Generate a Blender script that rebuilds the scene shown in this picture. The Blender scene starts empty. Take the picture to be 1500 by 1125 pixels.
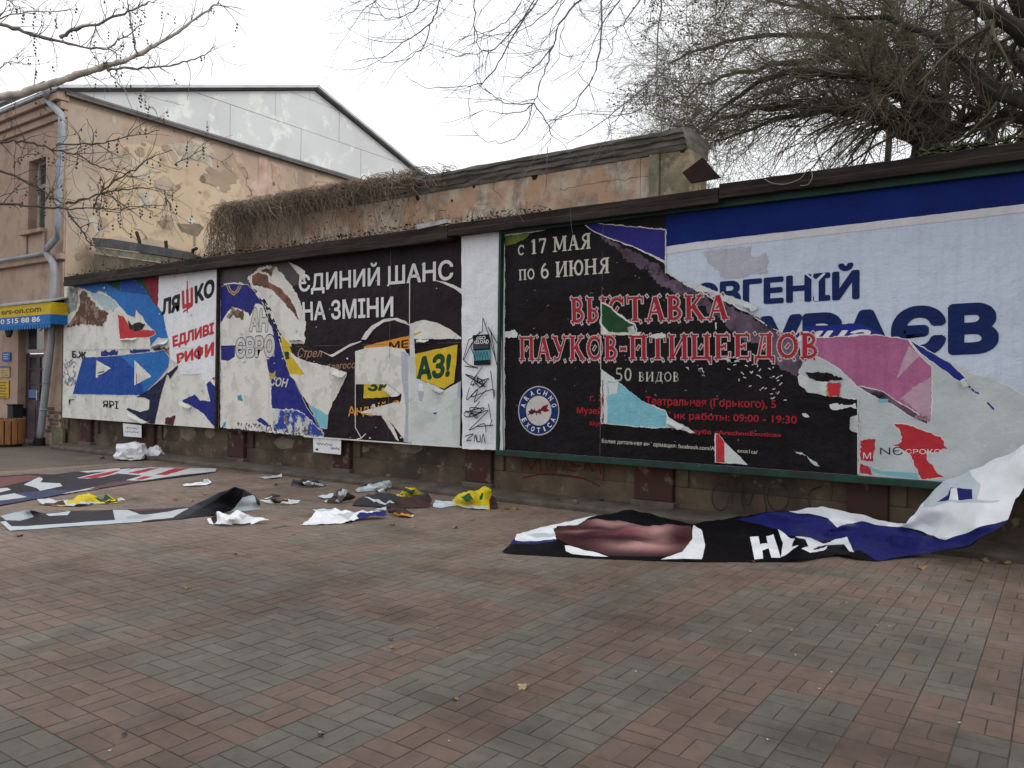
import bpy, bmesh, math, random
from mathutils import Vector, Matrix, noise, geometry
R = math.radians
scene = bpy.context.scene
COL = scene.collection

# ------------------------------------------------------------------ camera, sky, sun, exposure
CAM_H, F_PX, YAW, PITCH, ROLL = 1.5, 1157.1, R(35.009), R(0.0993), R(0.8396)
FW = Vector((-math.sin(YAW)*math.cos(PITCH), math.cos(YAW)*math.cos(PITCH), math.sin(PITCH)))
_r0 = Vector((math.cos(YAW), math.sin(YAW), 0)); _u0 = _r0.cross(FW)
RT = _r0*math.cos(ROLL) + _u0*math.sin(ROLL)
UP = -_r0*math.sin(ROLL) + _u0*math.cos(ROLL)
CO = Vector((0, 0, CAM_H))
cd = bpy.data.cameras.new('camera'); cam = bpy.data.objects.new('camera', cd); COL.objects.link(cam)
cd.sensor_width = 36; cd.lens = 36*F_PX/1500; cd.clip_end = 1000; cd.clip_start = 0.05
M = Matrix((RT, UP, -FW)).transposed().to_4x4(); M.translation = CO
cam.matrix_world = M
scene.camera = cam

SUN_EL, SUN_AZ = R(40), R(78)            # azimuth measured from +Y (behind the wall) towards +X
w = bpy.data.worlds.new('World'); scene.world = w; w.use_nodes = True
nt = w.node_tree; nt.nodes.clear()
wo = nt.nodes.new('ShaderNodeOutputWorld'); bg = nt.nodes.new('ShaderNodeBackground')
sky = nt.nodes.new('ShaderNodeTexSky'); sky.sky_type = 'NISHITA'; sky.sun_disc = False
sky.sun_elevation = SUN_EL; sky.sun_rotation = SUN_AZ; sky.dust_density = 4; sky.air_density = 1.2
hs = nt.nodes.new('ShaderNodeHueSaturation'); hs.inputs['Saturation'].default_value = 0.25; hs.inputs['Value'].default_value = 1.0
tc = nt.nodes.new('ShaderNodeTexCoord'); nz = nt.nodes.new('ShaderNodeTexNoise'); nz.inputs['Scale'].default_value = 2.2; nz.inputs['Detail'].default_value = 5
rp = nt.nodes.new('ShaderNodeValToRGB'); rp.color_ramp.elements[0].position = 0.3; rp.color_ramp.elements[1].position = 0.75
rp.color_ramp.elements[0].color = (12.0, 12.3, 12.8, 1); rp.color_ramp.elements[1].color = (15.0, 15.1, 15.2, 1)
mx = nt.nodes.new('ShaderNodeMix'); mx.data_type = 'RGBA'; mx.inputs[0].default_value = 0.88
nt.links.new(tc.outputs['Generated'], nz.inputs['Vector']); nt.links.new(nz.outputs[0], rp.inputs[0])
nt.links.new(sky.outputs[0], hs.inputs['Color']); nt.links.new(hs.outputs[0], mx.inputs[6]); nt.links.new(rp.outputs[0], mx.inputs[7])
nt.links.new(mx.outputs[2], bg.inputs[0]); bg.inputs[1].default_value = 0.1; nt.links.new(bg.outputs[0], wo.inputs[0])
sd = bpy.data.lights.new('sun', 'SUN'); sd.energy = 1.5; sd.angle = R(24); sd.color = (1, 0.97, 0.92)
sun = bpy.data.objects.new('sun', sd); COL.objects.link(sun)
sdir = Vector((math.sin(SUN_AZ)*math.cos(SUN_EL), math.cos(SUN_AZ)*math.cos(SUN_EL), math.sin(SUN_EL)))
sun.rotation_euler = sdir.to_track_quat('Z', 'Y').to_euler(); sun.location = (0, 0, 30)
scene.view_settings.view_transform = 'Standard'; scene.view_settings.look = 'None'
scene.view_settings.gamma = 1; scene.view_settings.exposure = 0.0
scene.render.film_transparent = False

# ------------------------------------------------------------------ measuring: a photo pixel onto a real plane
def ray(px, py): return FW*F_PX + RT*(px-750) + UP*(562.5-py)
def on_y(px, py, y): d = ray(px, py); return CO + d*(y/d.y)
def on_x(px, py, x): d = ray(px, py); return CO + d*(x/d.x)
def on_z(px, py, z=0.0): d = ray(px, py); return CO + d*((z-CAM_H)/d.z)
def at(px, py, dist): return CO + ray(px, py)*(dist/F_PX)
def A(x, y): return (x/3.408, 360+y/3.409)
def B(x, y): return (300+x/3.215, 340+y/3.215)
def C(x, y): return (700+x/3.125, 320+y/3.125)
def D(x, y): return (1020+x/3.125, 220+y/3.125)
def E(x, y): return (1020+x/3.125, 480+y/3.125)

# ------------------------------------------------------------------ materials
def rgb(c): return (c[0], c[1], c[2], 1)
_mats = {}
def mat(name, c, c2=None, scale=3.0, detail=6, rough=0.8, bump=0.0, bscale=None, lo=0.4, hi=0.62, stretch=(1, 1, 1), spec=0.3,
        c3=None, s3=11.0, lo3=0.55, hi3=0.66, st3=(1, 1, 1), metal=0.0, attr=False, bdist=0.02):
    """base colour c broken up by noise into c2 and (finer or streaked) c3"""
    if name in _mats: return _mats[name]
    m = bpy.data.materials.new(name); m.use_nodes = True; n = m.node_tree.nodes; l = m.node_tree.links
    b = n['Principled BSDF']; b.inputs['Roughness'].default_value = rough; b.inputs['Metallic'].default_value = metal
    b.inputs['Specular IOR Level'].default_value = spec
    t = n.new('ShaderNodeTexCoord')
    def nzr(s, st, a, bb, d):
        mp = n.new('ShaderNodeMapping'); mp.inputs['Scale'].default_value = st; l.new(t.outputs['Object'], mp.inputs[0])
        q = n.new('ShaderNodeTexNoise'); q.inputs['Scale'].default_value = s; q.inputs['Detail'].default_value = d; q.inputs['Roughness'].default_value = 0.62
        l.new(mp.outputs[0], q.inputs['Vector'])
        r = n.new('ShaderNodeMapRange'); r.inputs[1].default_value = a; r.inputs[2].default_value = bb; r.clamp = True
        l.new(q.outputs[0], r.inputs[0]); return r.outputs[0], q.outputs[0]
    src = None
    if attr:
        va = n.new('ShaderNodeVertexColor'); va.layer_name = 'tint'; src = va.outputs[0]
    def mixc(fac, a, bcol, mode='MIX'):
        x = n.new('ShaderNodeMix'); x.data_type = 'RGBA'; x.blend_type = mode
        if fac is None: x.inputs[0].default_value = 1
        else: l.new(fac, x.inputs[0])
        if isinstance(a, tuple): x.inputs[6].default_value = rgb(a)
        else: l.new(a, x.inputs[6])
        if isinstance(bcol, tuple): x.inputs[7].default_value = rgb(bcol)
        else: l.new(bcol, x.inputs[7])
        return x.outputs[2]
    cur = src if src is not None else tuple(c)
    if c2 is not None:
        f, _ = nzr(scale, stretch, lo, hi, detail)
        cur = mixc(f, cur, tuple(c2), 'MULTIPLY' if attr else 'MIX')
    if c3 is not None:
        f, _ = nzr(s3, st3, lo3, hi3, 5); cur = mixc(f, cur, tuple(c3), 'MULTIPLY' if attr else 'MIX')
    if isinstance(cur, tuple): b.inputs['Base Color'].default_value = rgb(cur)
    else: l.new(cur, b.inputs['Base Color'])
    if bump:
        _, q = nzr(bscale or scale*6, (1, 1, 1), 0, 1, 5)
        bp = n.new('ShaderNodeBump'); bp.inputs['Strength'].default_value = bump; bp.inputs['Distance'].default_value = bdist
        l.new(q, bp.inputs['Height']); l.new(bp.outputs[0], b.inputs['Normal'])
    _mats[name] = m; return m

def paper(name, c, k=0.9, rough=0.55, grime=0.82):
    """printed sheet: slight fading, weather streaks and a rippled surface"""
    c2 = tuple(min(1, x*k) for x in c); c3 = tuple(x*grime for x in c)
    return mat('sheet_'+name, c, c2, scale=1.1, rough=rough, bump=0.75, bscale=3.2, c3=c3, s3=3.0, st3=(5, 1, 0.6), lo3=0.48, hi3=0.78, spec=0.10, bdist=0.06)

WHITE = paper('white', (0.74, 0.75, 0.78)); CREAM = mat('sheet_cream', (0.67, 0.655, 0.61), (0.53, 0.51, 0.465), scale=1.6, rough=0.7, bump=0.5, bscale=3.5, c3=(0.56, 0.545, 0.50), s3=3.1, lo3=0.53, hi3=0.555, spec=0.1, bdist=0.05, lo=0.5, hi=0.75)
PALE = mat('sheet_pale', (0.57, 0.60, 0.59), (0.46, 0.48, 0.47), scale=1.6, rough=0.7, bump=0.5, bscale=3.5, c3=(0.49, 0.52, 0.51), s3=3.1, lo3=0.53, hi3=0.555, spec=0.1, bdist=0.05, lo=0.5, hi=0.75); PALE_SHADED = mat('sheet_pale_shaded', (0.52, 0.56, 0.575), (0.43, 0.465, 0.475), scale=2.2, rough=0.7, bump=0.5, bscale=3.5, c3=(0.46, 0.495, 0.505), s3=3.4, lo3=0.53, hi3=0.555, spec=0.1, bdist=0.05); GREYP = paper('blue_grey', (0.42, 0.45, 0.52))  # second pale sheet is the first one dimmed, tree shade put into its colour
COOL = paper('cool_white', (0.555, 0.625, 0.745), 0.93)
BLACK = paper('black', (0.0065, 0.0052, 0.0062), 2.0); PLUM = paper('plum_black', (0.013, 0.0085, 0.0115), 1.8)
ROYAL = paper('royal_blue', (0.018, 0.028, 0.22), 0.8); BANDBLUE = paper('band_blue', (0.004, 0.018, 0.150), 0.7)
MIDBLUE = paper('mid_blue', (0.020, 0.15, 0.45), 0.85); DEEPBLUE = paper('deep_blue', (0.012, 0.065, 0.32), 0.85)
NAVY = paper('navy', (0.013, 0.015, 0.05), 0.8); SHIRT = paper('shirt_blue', (0.022, 0.026, 0.20), 0.75)
INKBLUE = paper('ink_blue', (0.009, 0.022, 0.105), 0.85)
RED = paper('red', (0.50, 0.035, 0.045), 0.85); DARKRED = paper('dark_red', (0.22, 0.014, 0.030), 0.8); INKRED = paper('ink_red', (0.36, 0.020, 0.035), 0.9)
MAROON = paper('maroon', (0.10, 0.016, 0.035), 0.8); GREEN = paper('green', (0.020, 0.075, 0.030), 0.6); DGREEN = paper('dark_green_ink', (0.012, 0.06, 0.03))
LIME = paper('lime', (0.16, 0.22, 0.05), 0.5); YELLOW = paper('yellow', (0.62, 0.43, 0.03), 0.9); ORANGE = paper('orange', (0.66, 0.27, 0.03), 0.9)
TEAL = paper('teal', (0.05, 0.33, 0.40)); CYAN = paper('cyan', (0.20, 0.47, 0.56)); PINK = paper('pink', (0.36, 0.115, 0.23), 1.35)
PALEPINK = paper('pale_pink', (0.50, 0.33, 0.40), 0.9); LILAC = mat('sheet_lilac', (0.075, 0.050, 0.075), (0.20, 0.135, 0.20), scale=2.0, lo=0.45, hi=0.7, rough=0.5, c3=(0.012, 0.008, 0.012), s3=3.2, lo3=0.5, hi3=0.62, spec=0.1)
SKIN = mat('sheet_skin', (0.24, 0.085, 0.05), (0.06, 0.02, 0.016), scale=5, rough=0.6)
BROWN = mat('sheet_brown', (0.10, 0.045, 0.028), (0.30, 0.22, 0.16), scale=4.5, rough=0.75, lo=0.5, hi=0.62)
TAUPE = mat('sheet_taupe', (0.055, 0.042, 0.045), (0.028, 0.018, 0.020), scale=2, rough=0.5)
GHOST = paper('ghost_grey', (0.44, 0.45, 0.52)); TEXTWHITE = paper('text_white', (0.70, 0.70, 0.70)); TEXTCREAM = paper('text_cream', (0.58, 0.56, 0.48))
INKBLACK = paper('ink_black', (0.012, 0.012, 0.014)); GOLD = paper('gold', (0.45, 0.34, 0.08)); TAN = paper('tan_ink', (0.42, 0.24, 0.13))
WOOD = mat('old_dark_wood', (0.012, 0.008, 0.007), (0.040, 0.029, 0.023), scale=2.0, stretch=(0.6, 6, 8), rough=0.85, bump=0.5, bscale=14)
FRAMEGREEN = mat('green_frame_paint', (0.006, 0.045, 0.030), (0.012, 0.020, 0.016), scale=4, rough=0.5, c3=(0.25, 0.27, 0.25), s3=13, lo3=0.68, hi3=0.72)
WALLM = mat('old_wall_plaster', (0.115, 0.085, 0.058), (0.050, 0.038, 0.029), scale=1.4, rough=0.95, bump=0.6, bscale=9, c3=(0.15, 0.125, 0.095), s3=5, lo3=0.58, hi3=0.66)  # darkened overall to carry the shade under the boards, besides the dirt
REDPAINT = mat('red_paint', (0.056, 0.020, 0.016), (0.042, 0.026, 0.020), scale=3, rough=0.9, bump=0.4, bscale=14, c3=(0.13, 0.10, 0.075), s3=4.5, lo3=0.57, hi3=0.64)  # paint tone also lowered for the overhang shade
CONC = mat('rough_concrete', (0.115, 0.096, 0.080), (0.065, 0.054, 0.045), scale=3, rough=0.95, bump=0.5, bscale=20)
DARKM = mat('black_iron', (0.012, 0.012, 0.013), rough=0.7)

# ------------------------------------------------------------------ meshes
BASE = {}
def empty(name, label, cat, loc, group=None):
    o = bpy.data.objects.new(name, None); COL.objects.link(o); o.location = loc; o.empty_display_size = 0.2
    o['label'] = label; o['category'] = cat
    if group: o['group'] = group
    BASE[o.name] = tuple(loc)
    return o
def tag(o, label=None, cat=None, group=None, kind=None):
    if label: o['label'] = label
    if cat: o['category'] = cat
    if group: o['group'] = group
    if kind: o['kind'] = kind
    return o

class MB:
    def __init__(s): s.v = []; s.f = []; s.m = []; s.mats = []; s.tint = None
    def mi(s, m):
        if m not in s.mats: s.mats.append(m)
        return s.mats.index(m)
    def add(s, vs, fs, m):
        o = len(s.v); k = s.mi(m); s.v += [Vector(p) for p in vs]
        for f in fs: s.f.append([i+o for i in f]); s.m.append(k)
    def box(s, a, b, m):
        x0, y0, z0 = a; x1, y1, z1 = b
        s.add([(x0,y0,z0),(x1,y0,z0),(x1,y1,z0),(x0,y1,z0),(x0,y0,z1),(x1,y0,z1),(x1,y1,z1),(x0,y1,z1)],
              [(0,3,2,1),(4,5,6,7),(0,1,5,4),(1,2,6,5),(2,3,7,6),(3,0,4,7)], m)
    def beam(s, prof, x0, x1, m):
        """extrude a (y,z) profile along X"""
        n = len(prof); vs = [(x0, y, z) for y, z in prof] + [(x1, y, z) for y, z in prof]
        s.add(vs, [tuple(range(n)), tuple(reversed(range(n, 2*n)))] + [(i, i+n, (i+1) % n+n, (i+1) % n) for i in range(n)], m)
    def poly(s, pts, m):
        pts = [Vector(p) for p in pts]
        tr = geometry.tessellate_polygon([pts])
        s.add(pts, [tuple(t) for t in tr], m)
    def prism(s, pts, off, m):
        """a flat outline given thickness off (a vector)"""
        pts = [Vector(p) for p in pts]; n = len(pts); off = Vector(off); tr = geometry.tessellate_polygon([pts])
        s.add(pts+[p+off for p in pts], [tuple(t) for t in tr]+[tuple(i+n for i in reversed(t)) for t in tr]+[(i, (i+1) % n, (i+1) % n+n, i+n) for i in range(n)], m)
    def tube(s, pts, rad, n, m, cap=True):
        pts = [Vector(p) for p in pts]
        if len(pts) < 2: return
        vs = []; up = Vector((0.3, 0.2, 1))
        for i, p in enumerate(pts):
            d = (pts[min(i+1, len(pts)-1)] - pts[max(i-1, 0)])
            if d.length < 1e-9: d = Vector((0, 0, 1))
            d.normalize(); a = d.cross(up)
            if a.length < 0.05: a = d.cross(Vector((1, 0, 0)))
            a.normalize(); b = d.cross(a); r = rad[i] if isinstance(rad, (list, tuple)) else rad
            vs += [p + a*(r*math.cos(2*math.pi*k/n)) + b*(r*math.sin(2*math.pi*k/n)) for k in range(n)]
        fs = [(i*n+k, i*n+(k+1) % n, (i+1)*n+(k+1) % n, (i+1)*n+k) for i in range(len(pts)-1) for k in range(n)]
        if cap: fs += [tuple(range(n-1, -1, -1)), tuple((len(pts)-1)*n+k for k in range(n))]
        s.add(vs, fs, m)
    def build(s, name, parent=None, base=None, smooth=False, bevel=0):
        if parent is not None: bs = Vector(BASE[parent.name])
        else: bs = Vector(base) if base is not None else Vector((0, 0, 0))
        me = bpy.data.meshes.new(name); me.from_pydata([tuple(p-bs) for p in s.v], [], s.f)
        for m in s.mats: me.materials.append(m)
        me.polygons.foreach_set('material_index', s.m)
        if smooth: me.polygons.foreach_set('use_smooth', [True]*len(s.f))
        if s.tint:
            at_ = me.color_attributes.new('tint', 'FLOAT_COLOR', 'POINT')
            at_.data.foreach_set('color', [c for t in s.tint for c in t])
        me.update()
        o = bpy.data.objects.new(name, me); COL.objects.link(o)
        if parent is not None: o.parent = parent
        else: o.location = bs
        BASE[o.name] = tuple(bs)
        if bevel:
            bv = o.modifiers.new('bevel', 'BEVEL'); bv.width = bevel; bv.segments = 2; bv.limit_method = 'ANGLE'
        return o

def inside(p, poly):
    x, y = p; c = False; n = len(poly); j = n-1
    for i in range(n):
        xi, yi = poly[i]; xj, yj = poly[j]
        if (yi > y) != (yj > y) and x < (xj-xi)*(y-yi)/(yj-yi)+xi: c = not c
        j = i
    return c
def densify(pts, step, closed=True):
    out = []; n = len(pts)
    for i in range(n if closed else n-1):
        a = pts[i]; b = pts[(i+1) % n]; L = math.hypot(b[0]-a[0], b[1]-a[1]); k = max(1, int(L/step))
        for j in range(k): out.append((a[0]+(b[0]-a[0])*j/k, a[1]+(b[1]-a[1])*j/k))
    if not closed: out.append(pts[-1])
    return out

# ---- posters: flat sheets on the plane of the boards, in metres (x, z), every layer a few millimetres nearer
BOARD_Y = 8.5
class Board:
    def __init__(s, rect, root, lay=0.0002): s.rect = rect; s.root = root; s.k = 0; s.lay = lay; s.rng = random.Random(int(-rect[0]*7))
    def y(s): s.k += 1; return BOARD_Y - 0.004 - s.lay*s.k
    def clamp(s, x, z):
        x0, x1, z0, z1 = s.rect; e = 0.004
        return (min(max(x, x0+e), x1-e), min(max(z, z0+e), z1-e))
    def sheet(s, name, px, m, jag=0.012, rim=0.0, parent=None, holes=(), rimmat=None, extra=()):
        y = s.y(); q = [(p.x, p.z) for p in (on_y(a, b, BOARD_Y) for a, b in px)]
        mb = MB(); sd = s.rng.random()*100
        def ragged(pts, amp, grow, yy, mm):
            d = densify(pts, 0.02); n = len(d); ar = sum(d[i][0]*d[(i+1) % n][1]-d[(i+1) % n][0]*d[i][1] for i in range(n)); sg = 1 if ar > 0 else -1
            out = []
            for i in range(n):
                a = d[i-1]; b = d[(i+1) % n]; tx, tz = b[0]-a[0], b[1]-a[1]; L = math.hypot(tx, tz) or 1
                k = noise.noise(Vector((d[i][0]*9+sd, d[i][1]*9, sd)))*amp*1.6 + noise.noise(Vector((d[i][0]*37, d[i][1]*37+sd, 3)))*amp*1.2+noise.noise(Vector((d[i][0]*90, d[i][1]*90+sd, 5)))*amp*0.6
                k += grow*(0.55+0.9*abs(noise.noise(Vector((d[i][0]*5, d[i][1]*5, sd+9)))))
                out.append(s.clamp(d[i][0]+sg*tz/L*k, d[i][1]-sg*tx/L*k))
            cl = []
            for p in out:
                if not cl or math.hypot(p[0]-cl[-1][0], p[1]-cl[-1][1]) > 1e-4: cl.append(p)
            n = len(cl); res = geometry.delaunay_2d_cdt([Vector(p) for p in cl], [], [list(range(n))], 1, 1e-6)
            mb.add([(p.x, yy, p.y) for p in res[0]], [tuple(f) for f in res[2]], mm)
        if rim: ragged(q, jag*1.4, rim, y+s.lay*0.5, rimmat or CREAM)
        ragged(q, jag, 0, y, m)
        more = []
        for hp, hm in extra:      # further pieces of the same torn layer
            more.append((hp, hm))
        o = mb.build(name, parent or s.root)
        for hp, hm in more:
            mb = MB(); ragged([(p.x, p.z) for p in (on_y(a, b, BOARD_Y) for a, b in hp)], jag, 0, y-s.lay*0.4, hm); mb.build(name, parent or s.root)
        return o
    def fit(s, uv, quad):
        """(u,v) in the unit square (v up) onto the quad of photo points TL, TR, BR, BL"""
        tl, tr, br, bl = [on_y(a, b, BOARD_Y) for a, b in quad]
        u, v = uv; p = (tl*(1-u)+tr*u)*v + (bl*(1-u)+br*u)*(1-v)
        return s.clamp(p.x, p.z)
    def text(s, name, body, quad, m, bold=0.0, shear=0.0, parent=None, back=None, backgrow=0.0, space=1.0):
        vs, fs = text_mesh(body, 0.0, shear, space); xs = [v[0] for v in vs]; x0, x1 = min(xs), max(xs)
        for mm, gr in ((back, backgrow), (m, 0.0)):
            if mm is None: continue
            y = s.y(); mb = MB(); bo = bold; r = bold+gr
            st = [(0, 0)]
            for rr_ in ((r,) if r < 0.045 else (r*0.5, r)):
                if rr_ > 0.001: st += [(rr_*math.cos(math.pi*i/6+0.26), rr_*math.sin(math.pi*i/6+0.26)) for i in range(12)]
            for i, (ox, oy) in enumerate(st):
                pts = []
                for x, yv in vs:
                    X, Z = s.fit(((x+ox-x0+bo)/(x1-x0+2*bo), (yv+oy+bo)/(CAP+2*bo)), quad); pts.append((X, y-0.000006*i, Z))
                mb.add(pts, fs, mm)
            o = mb.build(name if mm is m else name+'_outline', parent or s.root)
        return o
    def serif(s, name, body, quad, m, parent=None, grow=0.0, spike=0.0):
        st, W = serif_line(body, spike); y = s.y(); mb = MB(); n = 0
        for a, b, w_, in st:
            d = Vector((b[0]-a[0], b[1]-a[1])); L = d.length or 1; d /= L; nrm = Vector((-d.y, d.x)); w2 = w_/2+grow; e = grow
            cs = [(a[0]-d.x*e+nrm.x*w2, a[1]-d.y*e+nrm.y*w2), (b[0]+d.x*e+nrm.x*w2, b[1]+d.y*e+nrm.y*w2), (b[0]+d.x*e-nrm.x*w2, b[1]+d.y*e-nrm.y*w2), (a[0]-d.x*e-nrm.x*w2, a[1]-d.y*e-nrm.y*w2)]
            pts = []
            for c in cs:
                X, Z = s.fit((c[0]/W, c[1]), quad); pts.append((X, y-0.000004*(n % 40), Z))
            mb.add(pts, [(0, 3, 2, 1)], m); n += 1
        return mb.build(name, parent or s.root)
    def stroke(s, name, px_lines, wd, m, parent=None, stuff=False):
        y = s.y(); mb = MB(); n = 0
        for line in px_lines:
            q = [on_y(a, b, BOARD_Y) for a, b in line]
            for p, r in zip(q[:-1], q[1:]):
                d = Vector((r.x-p.x, r.z-p.z)); L = d.length or 1; d /= L; k = wd/2
                pts = [(p.x-d.x*k-d.y*k, p.z-d.y*k+d.x*k), (r.x+d.x*k-d.y*k, r.z+d.y*k+d.x*k), (r.x+d.x*k+d.y*k, r.z+d.y*k-d.x*k), (p.x-d.x*k+d.y*k, p.z-d.y*k-d.x*k)]
                mb.add([(x, y-0.000004*(n % 40), z) for x, z in pts], [(0, 3, 2, 1)], m); n += 1
        o = mb.build(name, parent or s.root)
        if stuff: o['kind'] = 'stuff'
        return o

def text_mesh(body, offset=0.0, shear=0.0, space=1.0):
    c = bpy.data.curves.new('text', 'FONT'); c.body = body; c.offset = offset; c.shear = shear; c.space_character = space; c.resolution_u = 3
    o = bpy.data.objects.new('text', c); COL.objects.link(o)
    me = bpy.data.meshes.new_from_object(o.evaluated_get(bpy.context.evaluated_depsgraph_get()))
    vs = [(v.co.x, v.co.y) for v in me.vertices]; fs = [tuple(p.vertices) for p in me.polygons]
    bpy.data.objects.remove(o); bpy.data.curves.remove(c); bpy.data.meshes.remove(me)
    return vs, fs
CAP = max(v[1] for v in text_mesh('Н')[0])

def arc(cx, cy, rx, ry, a0, a1, w_, n=12):
    p = [(cx+rx*math.cos(R(a0+(a1-a0)*i/n)), cy+ry*math.sin(R(a0+(a1-a0)*i/n))) for i in range(n+1)]
    return [(p[i], p[i+1], w_) for i in range(n)]
def serif_glyph(ch):
    T, t = 0.19, 0.085
    def V(x, lo=0.0, hi=1.0, ends='bt', w_=T):
        o = [((x, lo), (x, hi), w_)]
        if 'b' in ends: o.append(((x-0.17, lo+0.035), (x+0.17, lo+0.035), 0.07))
        if 't' in ends: o.append(((x-0.17, hi-0.035), (x+0.17, hi-0.035), 0.07))
        return o
    def Ln(*a): return [((a[0], a[1]), (a[2], a[3]), a[4])]
    def foot(x, y=0.035): return [((x-0.15, y), (x+0.15, y), 0.07)]
    G = {
     'В': (V(0.18)+arc(0.27, 0.73, 0.26, 0.22, -90, 90, 0.13)+arc(0.27, 0.27, 0.33, 0.23, -90, 90, 0.14), 0.72),
     'Ы': (V(0.18)+arc(0.25, 0.27, 0.27, 0.22, -90, 90, 0.13)+V(0.85), 1.05),
     'С': (arc(0.4, 0.5, 0.33, 0.44, 42, 318, 0.15, 16)+Ln(0.68, 0.66, 0.68, 0.98, 0.07), 0.78),
     'Т': (V(0.4, ends='b')+Ln(0.03, 0.95, 0.77, 0.95, 0.09)+Ln(0.06, 0.72, 0.06, 0.95, 0.07)+Ln(0.74, 0.72, 0.74, 0.95, 0.07), 0.82),
     'А': (Ln(0.13, 0.03, 0.4, 0.97, t)+Ln(0.42, 0.97, 0.72, 0.03, T)+Ln(0.2, 0.34, 0.6, 0.34, 0.08)+foot(0.13)+foot(0.73), 0.86),
     'К': (V(0.18)+Ln(0.27, 0.46, 0.66, 0.96, 0.1)+Ln(0.36, 0.56, 0.74, 0.03, 0.18)+foot(0.74)+foot(0.66, 0.965), 0.9),
     'П': (V(0.18)+V(0.74)+Ln(0.18, 0.95, 0.74, 0.95, 0.1), 0.95),
     'У': (Ln(0.16, 0.97, 0.45, 0.36, 0.17)+Ln(0.74, 0.97, 0.4, 0.12, t)+arc(0.26, 0.13, 0.14, 0.1, 180, 360, 0.1, 6)+foot(0.16, 0.965)+foot(0.74, 0.965), 0.9),
     'О': (arc(0.42, 0.5, 0.34, 0.44, 0, 360, 0.155, 20), 0.85),
     'Н': (V(0.18)+V(0.78)+Ln(0.18, 0.5, 0.78, 0.5, 0.09), 0.98),
     'И': (V(0.18)+V(0.78)+Ln(0.24, 0.1, 0.72, 0.9, t), 0.98),
     'Ц': (V(0.18)+V(0.74)+Ln(0.18, 0.05, 0.86, 0.05, 0.1)+Ln(0.9, -0.2, 0.9, 0.1, 0.08), 1.0),
     'Е': (V(0.18)+Ln(0.18, 0.95, 0.66, 0.95, 0.09)+Ln(0.18, 0.5, 0.5, 0.5, 0.09)+Ln(0.18, 0.05, 0.68, 0.05, 0.09)+Ln(0.65, 0.74, 0.65, 0.97, 0.07)+Ln(0.5, 0.38, 0.5, 0.62, 0.06)+Ln(0.68, 0.03, 0.68, 0.28, 0.07), 0.78),
     'Д': (Ln(0.2, 0.08, 0.38, 0.96, t)+Ln(0.64, 0.05, 0.64, 1.0, T)+Ln(0.05, 0.06, 0.84, 0.06, 0.1)+Ln(0.08, -0.2, 0.08, 0.08, 0.08)+Ln(0.82, -0.2, 0.82, 0.08, 0.08)+Ln(0.25, 0.96, 0.78, 0.96, 0.07), 0.9),
     'М': (V(0.16, w_=0.1)+V(0.92)+Ln(0.2, 0.95, 0.52, 0.15, 0.17)+Ln(0.52, 0.15, 0.84, 0.95, t), 1.12),
     'Я': (V(0.64)+arc(0.55, 0.72, 0.34, 0.23, 90, 270, 0.13)+Ln(0.46, 0.5, 0.18, 0.04, 0.16)+foot(0.16), 0.84),
     'Ю': (V(0.17)+Ln(0.17, 0.5, 0.5, 0.5, 0.09)+arc(0.76, 0.5, 0.28, 0.44, 0, 360, 0.15, 18), 1.12),
     '1': (V(0.3, ends='b')+Ln(0.1, 0.84, 0.3, 0.96, 0.09)+Ln(0.12, 0.03, 0.48, 0.03, 0.07), 0.6),
     '7': (Ln(0.05, 0.94, 0.6, 0.94, 0.12)+Ln(0.58, 0.93, 0.26, 0.0, 0.15)+Ln(0.08, 0.76, 0.08, 0.96, 0.06), 0.68),
     '6': (arc(0.34, 0.3, 0.25, 0.26, 0, 360, 0.14, 16)+arc(0.5, 0.34, 0.42, 0.6, 100, 185, 0.14, 8), 0.7),
     '5': (Ln(0.14, 0.95, 0.56, 0.95, 0.12)+Ln(0.14, 0.52, 0.14, 0.96, 0.08)+arc(0.27, 0.31, 0.28, 0.27, 110, -130, 0.14, 12), 0.68),
     '0': (arc(0.32, 0.5, 0.23, 0.44, 0, 360, 0.14, 18), 0.66),
     '-': (Ln(0.06, 0.45, 0.36, 0.45, 0.14)+Ln(0.08, 0.36, 0.08, 0.54, 0.06)+Ln(0.34, 0.36, 0.34, 0.54, 0.06), 0.44),
     ' ': ([], 0.36)}
    return G[ch]
def serif_line(body, spike=0.0):
    out = []; x = 0.0
    for ch in body:
        up_ = ch.upper(); st, wd = serif_glyph(up_); k = 0.7 if ch != up_ else 1.0
        for a, b, w_ in st:
            out.append(((x+a[0]*k, a[1]*k), (x+b[0]*k, b[1]*k), w_*k))
        if spike and st and ch != '-':       # little barbs on the display letters
            for sx in (0.08, wd-0.2):
                out.append(((x+sx, 0.02), (x+sx+0.05, -spike), 0.07)); out.append(((x+sx+0.02, 0.97), (x+sx-0.05, 1+spike*0.7), 0.07))
            out.append(((x+wd*0.42, 0.42), (x+wd*0.42+0.12, 0.58), 0.08))
        x += wd*k + 0.07
    return out, x-0.07

# ------------------------------------------------------------------ the three billboards and the paper strip
def P(fn, *xy): return [fn(x, y) for x, y in xy]
def board_root(name, label, x0, x1, z0, z1, facem, group='billboards on the wall'):
    t = empty(name, label, 'billboard', ((x0+x1)/2, BOARD_Y, z0), group)
    mb = MB(); mb.box((x0, BOARD_Y, z0), (x1, BOARD_Y+0.10, z1), facem); mb.build('backing_panel', t, bevel=0.003)
    return t, Board((x0, x1, z0, z1), t)

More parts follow.
